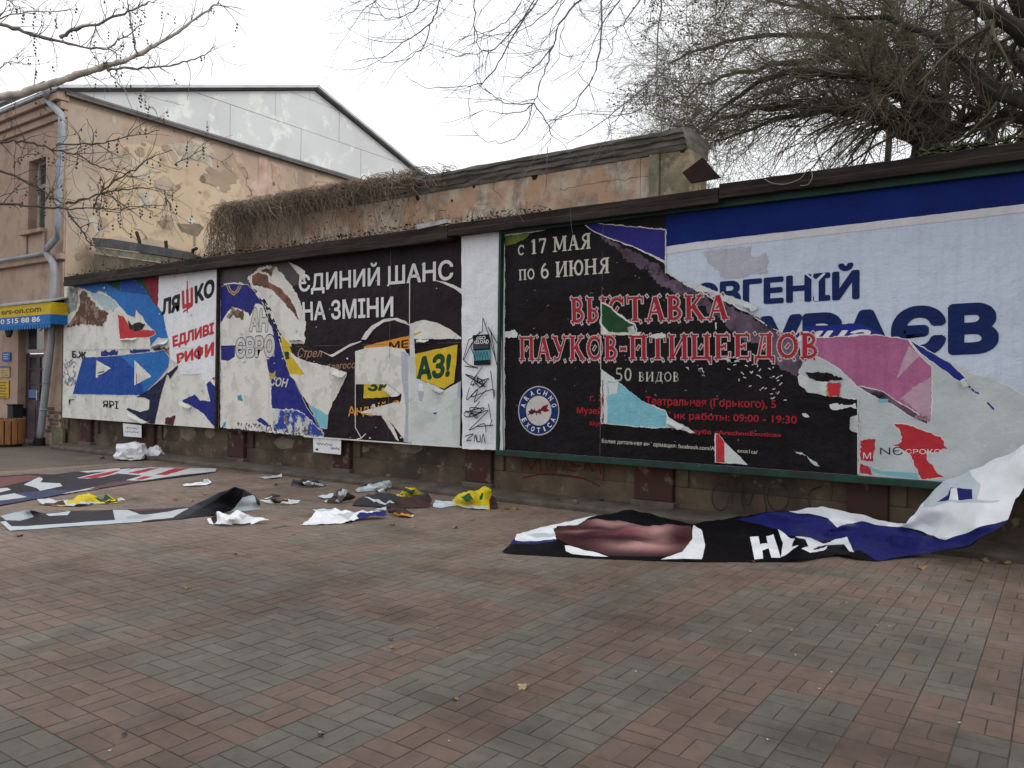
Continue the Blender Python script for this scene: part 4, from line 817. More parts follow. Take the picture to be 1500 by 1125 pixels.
# ------------------------------------------------------------------ corner house
FY = 8.69; GXP = -18.30
FACADE = mat('rose_plaster', (0.32, 0.225, 0.175), (0.37, 0.275, 0.215), scale=0.9, rough=0.95, bump=0.3, bscale=6, c3=(0.22, 0.155, 0.12), s3=2.5, lo3=0.5, hi3=0.7)
GABLE = mat('ochre_plaster', (0.42, 0.32, 0.24), (0.35, 0.265, 0.20), scale=0.35, rough=0.95, bump=0.35, bscale=4, c3=(0.24, 0.19, 0.15), s3=1.3, lo3=0.52, hi3=0.70, lo=0.42, hi=0.58)
GREYPL = mat('grey_plaster', (0.52, 0.49, 0.43), (0.27, 0.23, 0.185), scale=1.2, rough=0.95, c3=(0.42, 0.40, 0.36), s3=3)
PINKPL = mat('pink_paint', (0.50, 0.36, 0.31), (0.33, 0.23, 0.17), scale=2.5, rough=0.95)
TIN = mat('weathered_tin', (0.56, 0.575, 0.58), (0.50, 0.51, 0.515), scale=0.5, rough=0.55, c3=(0.66, 0.68, 0.65), s3=1.3, lo3=0.55, hi3=0.62, metal=0.0)
TINL = mat('tin_edge', (0.50, 0.53, 0.57), (0.40, 0.42, 0.45), scale=2, rough=0.4)
DARKEDGE = mat('dark_flashing', (0.13, 0.12, 0.12), (0.08, 0.075, 0.075), scale=3, rough=0.8)
GLASS = mat('dark_glass', (0.03, 0.035, 0.04), (0.07, 0.08, 0.085), scale=2, rough=0.08, spec=0.6)
FRAMEW = mat('old_white_frame', (0.38, 0.35, 0.32), (0.26, 0.23, 0.21), scale=6, rough=0.7)
t = empty('corner_house', 'old two storey corner house with ochre plaster side wall and grey tin gable', 'house', (GXP, FY, 0))
holes = [(-20.12, -19.27, 4.95, 6.62), (-20.52, -19.24, 0.0, 2.72), (-23.2, -22.3, 4.95, 6.62)]
X0, X1, ZT = -31.0, GXP-0.001, 7.95
xs_ = sorted({X0, X1, *[h[0] for h in holes], *[h[1] for h in holes]}); zs_ = sorted({0.0, ZT, *[h[2] for h in holes], *[h[3] for h in holes]})
mb = MB()
for a, c in zip(xs_[:-1], xs_[1:]):
    for e_, f in zip(zs_[:-1], zs_[1:]):
        if any(h[0] < (a+c)/2 < h[1] and h[2] < (e_+f)/2 < h[3] for h in holes): continue
        mb.add([(a, FY, e_), (c, FY, e_), (c, FY, f), (a, FY, f)], [(0, 1, 2, 3)], FACADE)
for h in holes:
    d = 0.22; a, c, e_, f = h
    mb.add([(a, FY, e_), (a, FY, f), (a, FY+d, f), (a, FY+d, e_)], [(0, 1, 2, 3)], FACADE); mb.add([(c, FY, e_), (c, FY, f), (c, FY+d, f), (c, FY+d, e_)], [(3, 2, 1, 0)], FACADE)
    mb.add([(a, FY, f), (c, FY, f), (c, FY+d, f), (a, FY+d, f)], [(0, 1, 2, 3)], FACADE); mb.add([(a, FY, e_), (c, FY, e_), (c, FY+d, e_), (a, FY+d, e_)], [(3, 2, 1, 0)], FACADE)
mb.build('front_wall', t)
mb = MB()          # corner pilaster, string course, eaves brickwork, recessed panel under the window
mb.box((-18.85, FY-0.05, 0.0), (GXP, FY-0.002, 4.10), FACADE); mb.box((-18.85, FY-0.05, 4.30), (GXP, FY-0.002, 7.30), FACADE)
mb.box((X0, FY-0.12, 4.16), (GXP+0.03, FY-0.001, 4.29), FACADE)
mb.box((X0, FY-0.08, 7.32), (GXP+0.02, FY-0.001, 7.48), FACADE); mb.box((X0, FY-0.17, 7.481), (GXP+0.05, FY-0.001, 7.66), FACADE); mb.box((X0, FY-0.27, 7.661), (GXP+0.08, FY-0.001, 7.94), FACADE)
mb.box((-20.22, FY-0.05, 4.30), (-19.2, FY-0.002, 4.36), FACADE); mb.box((-20.22, FY-0.05, 4.361), (-20.10, FY-0.002, 4.87), FACADE); mb.box((-19.32, FY-0.05, 4.361), (-19.2, FY-0.002, 4.87), FACADE)
mb.build('mouldings', t, bevel=0.015)
# side wall with its patches
ridge_y, eave_z, ridge_z, back_y = 15.7, 7.9, 10.13, 22.7
mb = MB(); mb.add([(GXP, FY, 0), (GXP, back_y, 0), (GXP, back_y, eave_z), (GXP, FY, eave_z)], [(0, 1, 2, 3)], GABLE)
def gpatch(px, m, k=1, jag=0.05):
    q = [on_x(a, c, GXP) for a, c in px]; q = densify([(p.y, p.z) for p in q], 0.12)
    mb.poly([(GXP+0.003*k, y+jag*noise.noise(Vector((y*3, z*3, 1))), z+jag*noise.noise(Vector((y*3, z*3, 8)))) for y, z in q], m)
G1 = lambda *xy: [(x/3, y/3) for x, y in xy]
gpatch(G1((300,480),(420,470),(520,500),(540,560),(480,620),(500,700),(420,780),(440,860),(380,980),(400,1040),(300,1125),(290,800)), mat('worn_plaster', (0.39, 0.325, 0.26), (0.32, 0.25, 0.20), scale=0.9, rough=0.95, c3=(0.36, 0.32, 0.26), s3=2.2, lo3=0.52, hi3=0.66), 1, 0.12)
gpatch(G1((735,635),(790,632),(850,628),(900,640),(925,665),(934,740),(900,720),(850,700),(800,715),(770,725),(780,690)), GREYPL, 2)
gpatch(G1((540,640),(640,625),(720,640),(770,730),(850,705),(930,745),(1000,770),(1015,800),(1070,790),(1080,880),(1030,920),(1000,1010),(940,1090),(820,1100),(700,1070),(560,1050),(450,1040),(430,950),(480,860),(450,800),(520,760)), mat('yellow_plaster', (0.50, 0.395, 0.275), (0.44, 0.34, 0.24), scale=0.6, rough=0.95, c3=(0.30, 0.22, 0.15), s3=1.6, lo3=0.55, hi3=0.7), 1, 0.12)
gpatch(G1((1015,645),(1040,650),(1070,720),(1108,780),(1085,790),(1050,740),(1035,700)), PINKPL, 2, 0.03)
gpatch(G1((1140,685),(1175,690),(1175,760),(1200,800),(1190,700),(1210,720),(1240,790),(1255,830),(1235,840),(1215,800),(1230,860),(1180,880),(1110,860),(1095,820),(1130,780)), PINKPL, 3, 0.03)
gpatch(G1((820,965),(850,962),(862,975),(835,980)), TINL, 2, 0.01)
gpatch(G1((690,970),(740,955),(760,990),(720,1010)), mat('soot', (0.14, 0.11, 0.085), (0.22, 0.17, 0.12), scale=3), 2, 0.08); gpatch(G1((770,985),(850,980),(900,1000),(860,1040),(800,1020)), mat('soot', (0.14, 0.11, 0.085)), 2, 0.1)
gpatch(G1((845,980),(856,980),(860,1080),(850,1085)), mat('soot', (0.14, 0.11, 0.085)), 3, 0.02)
gpatch(G1((610,850),(650,840),(680,870),(650,920),(610,900)), GREYPL, 2, 0.05); gpatch(G1((380,960),(400,940),(450,1000),(430,1040)), GREYPL, 2, 0.05)
rg = random.Random(19); PM = [GREYPL, mat('cream_plaster', (0.50, 0.43, 0.34), (0.42, 0.35, 0.27), scale=2, rough=0.95), mat('tan_plaster', (0.33, 0.25, 0.185), (0.27, 0.2, 0.15), scale=2, rough=0.95), mat('soot', (0.14, 0.11, 0.085)), mat('worn_plaster', (0.39, 0.325, 0.26))]
for i in range(150):
    y0 = rg.uniform(FY+0.1, 17.5); z0 = rg.uniform(4.2, 7.7) if rg.random() < 0.6 else rg.uniform(4.1, 5.6); m_ = PM[rg.choice((0, 1, 1, 2, 2, 2, 4, 4, 3))]; r = rg.uniform(0.03, 0.10)*(3.2 if rg.random() < 0.22 and m_ is not PM[3] else 1); sx, sz = rg.uniform(0.6, 1.7), rg.uniform(0.6, 1.5)
    nn = 26 if r < 0.15 else 60; sd_ = rg.random()*50; pts = []
    for k in range(nn):
        a = 2*math.pi*k/nn; q = r*(1+0.55*noise.noise(Vector((math.cos(a)*1.4+sd_, math.sin(a)*1.4, 1)))+0.3*noise.noise(Vector((math.cos(a)*5+sd_, math.sin(a)*5, 7)))); pts.append((GXP+0.010+0.00006*i, y0+q*sx*math.cos(a), min(7.78, z0+q*sz*math.sin(a))))
    if min(p[1] for p in pts) > FY+0.02: mb.poly(pts, m_)
for i in range(9):      # hairline cracks
    y0, z0 = rg.uniform(9, 15), rg.uniform(4.6, 7.4); q = [Vector((GXP+0.020, y0, z0))]
    for k in range(14): q.append(q[-1]+Vector((0, rg.gauss(0.05, .07), rg.gauss(-0.09, .05))))
    mb.tube([p for p in q if p.z < 7.75], 0.006, 3, PM[3])
mb.build('side_wall', t)
# tin gable: sheets with their seams
mb = MB(); yl, yr = FY+0.02, back_y
def gable_top(y): return ridge_z-(ridge_z-eave_z)*abs(y-ridge_y)/(ridge_y-yl)
rows = [(eave_z, 8.87, 0.0), (8.87, 9.82, 1.45), (9.82, 10.2, 0.3)]
for z0, z1, off in rows:
    y = yl-3+off
    while y < yr:
        a, c = max(y, yl), min(y+2.38, yr); y += 2.38
        if c <= a: continue
        ys_ = sorted({a, c, *( [ridge_y] if a < ridge_y < c else [])})
        up_ = [(v, min(z1, gable_top(v))) for v in ys_]
        for zc_ in (z1,):     # crossing of the rake with the top of the row
            for sgn in (-1, 1):
                yc = ridge_y+sgn*(ridge_z-zc_)/(ridge_z-eave_z)*(ridge_y-yl)
                if a < yc < c: up_.append((yc, min(z1, gable_top(yc))))
                yb = ridge_y+sgn*(ridge_z-z0)/(ridge_z-eave_z)*(ridge_y-yl)
                if a < yb < c: up_.append((yb, z0))
        up_ = sorted(u_ for u_ in up_ if u_[1] >= z0-1e-6)
        if len(up_) < 2: continue
        g = 0.005; lo_ = [(up_[0][0]+g, z0+g), (up_[-1][0]-g, z0+g)]
        pts = [(lo_[0][0], lo_[0][1])]+[(lo_[1][0], lo_[1][1])]+[(min(max(v, lo_[0][0]), lo_[1][0]), max(z_-g, z0+g)) for v, z_ in reversed(up_)]
        k = random.Random(int(a*10+z0*7)).uniform(0, 0.012)
        try: mb.prism([(GXP+0.012+k, v, z_) for v, z_ in pts], (-0.01, 0, 0), TIN)
        except Exception: pass
mb.poly([(GXP-0.002, yl, eave_z), (GXP-0.002, yr, eave_z), (GXP-0.002, ridge_y, ridge_z)], DARKEDGE)
mb.build('tin_gable', t)
mb = MB(); mb.box((GXP+0.0, FY-0.1, eave_z-0.11), (GXP+0.14, back_y, eave_z-0.045), DARKEDGE); mb.prism([(GXP, FY-0.1, eave_z-0.044), (GXP+0.15, FY-0.1, eave_z-0.044), (GXP+0.02, FY-0.1, eave_z+0.05)], (0, back_y-FY, 0), DARKEDGE); mb.build('eave_ledge', t)
mb = MB()
for sgn in (-1, 1):
    ye = ridge_y+sgn*(ridge_y-FY+0.30); ze = ridge_z-(ridge_z-eave_z)*(ridge_y-FY+0.30)/(ridge_y-yl)
    for z_off, th, xo, m in ((0.02, 0.045, 0.10, DARKEDGE), (0.066, 0.07, 0.20, TINL)):
        pr = [(X0, ridge_y, ridge_z+z_off), (GXP+xo, ridge_y, ridge_z+z_off), (GXP+xo, ye, ze+z_off), (X0, ye, ze+z_off)]
        mb.prism(pr if sgn < 0 else pr[::-1], (0, 0, th), m)
mb.build('roof', t)
mb = MB(); GUT = mat('gutter_tin', (0.22, 0.25, 0.29), (0.16, 0.18, 0.20), scale=4, rough=0.5)
mb.beam([(FY-0.42, 8.06), (FY-0.42, 7.98), (FY-0.36, 7.94), (FY-0.30, 7.96), (FY-0.28, 8.05)], X0, GXP-0.2, GUT); mb.build('gutter', t)
wn = MB(); x0, x1, z0, z1 = holes[0]; yy = FY+0.20
wn.box((x0, yy, z0), (x0+0.07, yy+0.06, z1), FRAMEW); wn.box((x1-0.07, yy, z0), (x1, yy+0.06, z1), FRAMEW); wn.box((x0+0.071, yy, z0), (x1-0.071, yy+0.06, z0+0.07), FRAMEW); wn.box((x0+0.071, yy, z1-0.06), (x1-0.071, yy+0.06, z1), FRAMEW)
wn.box((x0+0.071, yy-0.004, z0+1.05), (x1-0.071, yy+0.06, z0+1.14), FRAMEW); wn.box(((x0+x1)/2-0.035, yy-0.004, z0+0.071), ((x0+x1)/2+0.035, yy+0.06, z0+1.049), FRAMEW); win = wn.build('window', t, bevel=0.005)
mb = MB(); mb.add([(x0+0.05, yy+0.04, z0+0.05), (x1-0.05, yy+0.04, z0+0.05), (x1-0.05, yy+0.04, z1-0.05), (x0+0.05, yy+0.04, z1-0.05)], [(0, 1, 2, 3)], GLASS); mb.build('pane', win)
mb = MB(); mb.box((x0-0.18, FY-0.14, z0-0.09), (x1+0.08, FY+0.2, z0-0.002), FACADE); mb.build('sill', win, bevel=0.01)
wn = MB(); x0, x1, z0, z1 = holes[2]; wn.add([(x0, yy, z0), (x1, yy, z0), (x1, yy, z1), (x0, yy, z1)], [(0, 1, 2, 3)], GLASS); wn.build('window', t)
# door with fanlight
x0, x1, z0, z1 = holes[1]; DOORM = mat('violet_door_paint', (0.075, 0.045, 0.055), (0.045, 0.03, 0.035), scale=4, rough=0.6)
dm = MB(); xm = (x0+x1)/2-0.05; yy = FY+0.19
for a, c in ((x0+0.06, xm-0.006), (xm+0.006, x1-0.06)):
    dm.box((a, yy, 0.02), (c, yy+0.05, 0.98), DOORM); dm.box((a, yy, 0.981), (a+0.08, yy+0.05, 2.08), DOORM); dm.box((c-0.08, yy, 0.981), (c, yy+0.05, 2.08), DOORM); dm.box((a+0.081, yy, 2.0), (c-0.081, yy+0.05, 2.08), DOORM)
    for zq in (1.35, 1.70): dm.box((a+0.081, yy+0.004, zq), (c-0.081, yy+0.046, zq+0.035), DOORM)
    dm.box((a+0.08, yy-0.012, 0.12), (c-0.08, yy-0.001, 0.88), DOORM)
door = dm.build('door', t, bevel=0.005)
mb = MB(); mb.add([(x0+0.1, yy+0.03, 0.98), (x1-0.1, yy+0.03, 0.98), (x1-0.1, yy+0.03, 2.05), (x0+0.1, yy+0.03, 2.05)], [(0, 1, 2, 3)], GLASS); mb.build('pane', door)
mb = MB(); mb.tube([(xm+0.07, yy-0.05, 0.98), (xm+0.07, yy-0.05, 1.22)], 0.014, 6, TINL); mb.tube([(xm+0.07, yy-0.05, 1.0), (xm+0.07, yy+0.01, 1.0)], 0.009, 5, TINL); mb.tube([(xm+0.07, yy-0.05, 1.2), (xm+0.07, yy+0.01, 1.2)], 0.009, 5, TINL); mb.build('handle', door)
mb = MB(); q = [on_y(a, c, yy-0.006) for a, c in ((42, 571), (54, 571), (54, 583), (42, 583))]; mb.prism(q, (0, 0.004, 0), paper('plaque_blue', (0.10, 0.17, 0.36))); mb.build('door_sign', door)
fl_ = MB(); fl_.box((x0, yy-0.02, 2.10), (x1, yy+0.06, 2.19), FRAMEW); fl_.box((x0, yy-0.01, 2.191), (x0+0.055, yy+0.05, z1), FRAMEW); fl_.box((x1-0.055, yy-0.01, 2.191), (x1, yy+0.05, z1), FRAMEW); fl_.box((x0, yy-0.01, 0.0), (x0+0.055, yy+0.05, 2.099), DOORM); fl_.box((x1-0.055, yy-0.01, 0.0), (x1, yy+0.05, 2.099), DOORM); fan = fl_.build('fanlight', t)
mb = MB(); mb.add([(x0+0.05, yy+0.02, 2.18), (x1-0.05, yy+0.02, 2.18), (x1-0.05, yy+0.02, z1), (x0+0.05, yy+0.02, z1)], [(0, 1, 2, 3)], GLASS); mb.build('pane', fan)
mb = MB(); mb.box((x0-0.1, FY-0.3, 0.0), (x1+0.05, FY+0.2, 0.05), CONC); mb.build('doorstep', t, bevel=0.01)
# exposed brick and mossy foot by the corner
mb = MB()
for j in range(7):
    for i in range(3):
        xx = -18.98+i*0.2+(0.1 if j % 2 else 0); zz = 0.28+j*0.085
        if (i+j*2) % 5 == 4: continue
        mb.box((xx, FY-0.062, zz), (xx+0.185, FY-0.03, zz+0.07), mat('bare_brick', (0.15, 0.11, 0.085), (0.10, 0.075, 0.06), scale=5, rough=1))
mb.box((-18.55, FY-0.12, 0), (-18.05, FY-0.051, 0.42), mat('mossy_foot', (0.16, 0.15, 0.09), (0.09, 0.085, 0.05), scale=5, rough=1, bump=0.6, c3=(0.25, 0.23, 0.18), s3=6)); mb.build('exposed_brick', t, bevel=0.01)
mb = MB(); PIPE = mat('galvanised_pipe', (0.27, 0.29, 0.32), (0.20, 0.21, 0.23), scale=3, rough=0.45, stretch=(1, 1, 0.4))
pp = [(71, 133), (73, 150), (90, 168), (91, 185), (89, 230), (85, 330), (83, 348), (71, 362), (69, 372), (78, 386), (80, 400), (75, 500), (68, 560), (60, 630), (57, 648)]
q = [on_y(a, c, FY-0.22) for a, c in pp]; mb.tube(q, 0.074, 12, PIPE)
for a, c in ((90, 210), (86, 300), (76, 480), (68, 560), (64, 600)):
    p = on_y(a, c, FY-0.22); mb.tube([p+Vector((0, 0, -0.02)), p+Vector((0, 0, 0.02))], 0.085, 12, PIPE)
mb.tube([on_y(70, 128, FY-0.3), on_y(72, 145, FY-0.24)], [0.15, 0.09], 12, PIPE)
mb.tube([(-25, FY-0.16, 4.33), (-18.9, FY-0.16, 4.33)], 0.045, 8, PIPE)
dp = mb.build('downpipe', t, smooth=True)
mb = MB(); p = on_y(57, 646, FY-0.22); mb.tube([(p.x, p.y, 0.0), (p.x+0.03, p.y, 0.17)], [0.13, 0.115], 12, DARKM); mb.build('pipe_shoe', dp)

# awning over the door, signs, lamp, bins
aw = empty('awning', 'yellow and blue shop awning with scalloped fringe over the corner house door', 'awning', (-20.2, FY, 2.7))
p1 = on_y(74, 442, FY-0.55); p2 = on_y(73, 460, FY-0.55); p3 = on_y(73, 474, FY-0.55)
ax1 = p1.x; ax0 = ax1-3.2; za, zb_, zc_ = p1.z, p2.z, p3.z; ya = FY-0.55
AY = paper('awning_yellow', (0.55, 0.38, 0.015), 0.9); AB = paper('awning_blue', (0.015, 0.14, 0.42), 0.9)
mb = MB(); mb.prism([(ax0, ya, zb_), (ax1, ya, zb_), (ax1, ya, za), (ax0, ya, za)], (0, 0.02, 0), AY); mb.prism([(ax1, ya+0.02, zb_), (ax1, FY-0.01, zb_), (ax1, FY-0.01, za), (ax1, ya+0.02, za)], (-0.02, 0, 0), AY); mb.build('upper_band', aw)
mb = MB(); mb.prism([(ax0, ya, zc_), (ax1, ya, zc_), (ax1, ya, zb_-0.003), (ax0, ya, zb_-0.003)], (0, 0.02, 0), AB); mb.prism([(ax1, ya+0.02, zc_), (ax1, FY-0.01, zc_), (ax1, FY-0.01, zb_-0.003), (ax1, ya+0.02, zb_-0.003)], (-0.02, 0, 0), AB); mb.build('lower_band', aw)
mb = MB(); n = 26; w_ = (ax1-ax0)/n
for i in range(n):
    x = ax0+i*w_; mb.prism([(x+w_*0.08, ya+0.004, zc_), (x+w_*0.92, ya+0.004, zc_), (x+w_*0.86, ya+0.004, zc_-0.07), (x+w_*0.5, ya+0.004, zc_-0.10), (x+w_*0.14, ya+0.004, zc_-0.07)], (0, 0.01, 0), AB)
mb.build('fringe', aw)
mb = MB(); mb.prism([(ax0, ya-0.03, za), (ax1+0.02, ya-0.03, za), (ax1+0.02, FY-0.01, za+0.16), (ax0, FY-0.01, za+0.16)], (0, 0, 0.03), mat('awning_top', (0.35, 0.36, 0.37), (0.25, 0.25, 0.25), scale=3)); mb.build('cover', aw)
def sign_text(root, name, body, pxl, pxr, py, h, z0, y, m, bold):
    vs, fs = text_mesh(body, bold); x0 = on_y(pxl, py, y).x; x1 = on_y(pxr, py, y).x; mn = min(v[0] for v in vs); mxx = max(v[0] for v in vs); k = h/CAP
    mb = MB(); mb.add([(x0+(vx-mn)/(mxx-mn)*(x1-x0), y, z0+vy*k) for vx, vy in vs], fs, m); return mb.build(name, root)
hb = za-zb_
sign_text(aw, 'dark_lettering', 'ers-on.com', 2, 60, 450, hb*0.5, zb_+hb*0.28, ya-0.004, paper('brown_ink', (0.10, 0.06, 0.02)), 0.02)
hb = zb_-zc_
sign_text(aw, 'white_lettering', '0 515 88 86', 1, 59, 464, hb*0.55, zc_+hb*0.30, ya-0.004, TEXTWHITE, 0.02)
def plaque(name, label, px, m, lines, group=None):
    q = [on_y(a, c, FY-0.03) for a, c in px]; r = empty(name, label, 'sign', q[3], group)
    mb = MB(); mb.prism(q, (0, 0.015, 0), m); mb.build('plate', r)
    mb = MB(); tl, tr, br, bl = q
    for v0, v1, u0, u1, mm in lines:
        f = lambda u, v: (tl*(1-u)+tr*u)*(1-v)+(bl*(1-u)+br*u)*v+Vector((0, -0.003, 0))
        mb.add([f(u0, v0), f(u0, v1), f(u1, v1), f(u1, v0)], [(0, 1, 2, 3)], mm)
    mb.build('print', r)
bl_ = paper('line_ink', (0.16, 0.10, 0.03)); lw = paper('line_white', (0.4, 0.45, 0.55))
plaque('wall_sign', 'square blue sign on the rose wall left of the door', [(3, 516), (15, 516), (15, 529), (3, 529)], paper('sign_blue', (0.03, 0.08, 0.30)), [(0.2, 0.3, 0.15, 0.85, lw), (0.45, 0.55, 0.15, 0.7, lw), (0.7, 0.78, 0.15, 0.8, lw)])
plaque('wall_sign', 'cream notice with blue heading below the blue sign', [(0, 536), (13.5, 536), (13.5, 552), (0, 552)], paper('sign_cream', (0.45, 0.35, 0.15)), [(0.0, 0.22, 0.0, 1.0, paper('heading_blue', (0.06, 0.12, 0.30))), (0.4, 0.46, 0.1, 0.9, bl_), (0.6, 0.66, 0.1, 0.8, bl_), (0.8, 0.86, 0.1, 0.85, bl_)])
plaque('wall_sign', 'yellow sign with rows of print, lowest beside the door', [(-4, 557), (12.5, 557), (12.5, 583), (-4, 583)], paper('sign_yellow', (0.50, 0.31, 0.015)), [(0.1+0.16*i, 0.16+0.16*i, 0.1, 0.85-0.1*(i % 2), bl_) for i in range(6)])
lp = on_y(13, 485, FY-0.25); r = empty('wall_lamp', 'black iron lantern hanging under the awning', 'lamp', (lp.x, FY, lp.z))
mb = MB(); mb.tube([(lp.x, FY-0.01, lp.z+0.05), (lp.x, FY-0.12, lp.z+0.16), (lp.x, FY-0.25, lp.z+0.12)], 0.015, 6, DARKM); mb.build('bracket', r)
mb = MB(); mb.tube([(lp.x, FY-0.25, lp.z+0.13), (lp.x, FY-0.25, lp.z+0.06), (lp.x, FY-0.25, lp.z+0.05)], [0.03, 0.11, 0.12], 6, DARKM); mb.tube([(lp.x, FY-0.25, lp.z-0.15), (lp.x, FY-0.25, lp.z-0.12)], [0.03, 0.06], 6, DARKM); mb.build('hood', r)
mb = MB(); mb.tube([(lp.x, FY-0.25, lp.z-0.12), (lp.x, FY-0.25, lp.z+0.05)], [0.06, 0.10], 6, GLASS); mb.build('lantern_glass', r)
# wooden slatted bin, with a dark box on it
bx = on_z(11, 653, 0.0); r = empty('litter_bin', 'round wooden slatted litter bin standing left of the door', 'bin', (bx.x, bx.y, 0))
SLAT = mat('varnished_slats', (0.24, 0.105, 0.035), (0.15, 0.065, 0.025), scale=4, rough=0.6, stretch=(4, 4, 0.5)); hh = on_y(11, 613, bx.y).z
for k in range(16):
    a = k*math.pi/8; c = Vector((bx.x+0.32*math.cos(a), bx.y+0.32*math.sin(a), 0)); tx = Vector((-math.sin(a), math.cos(a), 0))*0.052; nx = Vector((math.cos(a), math.sin(a), 0))*0.012
    mb = MB(); mb.prism([c-tx+nx+Vector((0, 0, 0.05)), c+tx+nx+Vector((0, 0, 0.05)), c+tx+nx+Vector((0, 0, hh)), c-tx+nx+Vector((0, 0, hh))], -nx*2, SLAT); mb.build('slat', r)
mb = MB(); mb.tube([(bx.x, bx.y, 0.0), (bx.x, bx.y, hh-0.06)], 0.29, 16, DARKM); mb.build('inner_drum', r)
kb = on_y(18, 604, FY-0.3); mb = MB(); mb.box((kb.x-0.14, FY-0.35, kb.z-0.16), (kb.x+0.14, FY-0.12, kb.z+0.16), DARKM); mb.box((kb.x-0.16, FY-0.37, kb.z+0.161), (kb.x+0.16, FY-0.11, kb.z+0.19), DARKM); mb.box((kb.x-0.03, FY-0.12, kb.z-0.1), (kb.x+0.03, FY-0.001, kb.z+0.1), DARKM)
tag(mb.build('ash_box', base=(kb.x, FY-0.1, kb.z-0.16), bevel=0.01), 'small black box fixed to the wall above the wooden bin', 'box')

# ------------------------------------------------------------------ lean-to shed between the house and the crumbling wall
t = empty('shed', 'low shed with a grey felt roof against the ochre side wall', 'shed', (-16.3, 9.6, 0))
FELT = mat('felt_roof', (0.060, 0.062, 0.066), (0.11, 0.11, 0.11), scale=3, rough=0.9)
mb = MB(); q = [on_y(a, c, 9.10) for a, c in ((134, 348), (163, 350), (225, 360), (276, 369), (292, 376), (280, 381), (210, 370), (140, 361))]
mb.prism(q, (0, 0.06, 0), FELT)
ra = [q[0], q[1], q[2], q[3], q[4]]; mb.add([p for p in ra]+[p+Vector((0, 2.3, -0.35)) for p in ra], [(i, i+1, i+6, i+5) for i in range(4)], FELT); mb.build('roof', t)
mb = MB(); q = [on_y(a, c, 9.14) for a, c in ((140, 362), (210, 371), (280, 382), (262, 388), (200, 379), (140, 369))]; mb.prism(q, (0, 0.05, 0), mat('grey_fascia_board', (0.26, 0.245, 0.18), (0.16, 0.15, 0.12), scale=4, rough=0.95)); mb.build('fascia', t)
mb = MB(); q2 = [on_y(a, c, 9.22) for a, c in ((138, 372), (286, 392), (300, 400), (300, 425), (138, 425))]; mb.prism(q2, (0, 1.8, 0), mat('shed_plaster', (0.21, 0.185, 0.13), (0.12, 0.105, 0.08), scale=2, rough=1, bump=0.5)); mb.build('wall', t)
RUST = mat('rusty_stub', (0.035, 0.022, 0.018), (0.02, 0.014, 0.012), scale=8, rough=1)
for lab, ln in (('bent rusty rod sticking up from the shed roof, the taller one', [(206, 364), (204, 352), (200, 340)]), ('short rusty rod sticking up from the shed roof', [(244, 366), (243, 353)]), ('rusty stub with a curled tip at the low end of the shed roof', [(280, 380), (283, 366), (288, 364)])):
    q = [on_y(a, c, 9.14) for a, c in ln]; mb = MB(); mb.tube(q, 0.035, 6, RUST); tag(mb.build('metal_rod', base=q[0]), lab, 'rod', 'rods above the shed')

import numpy as np

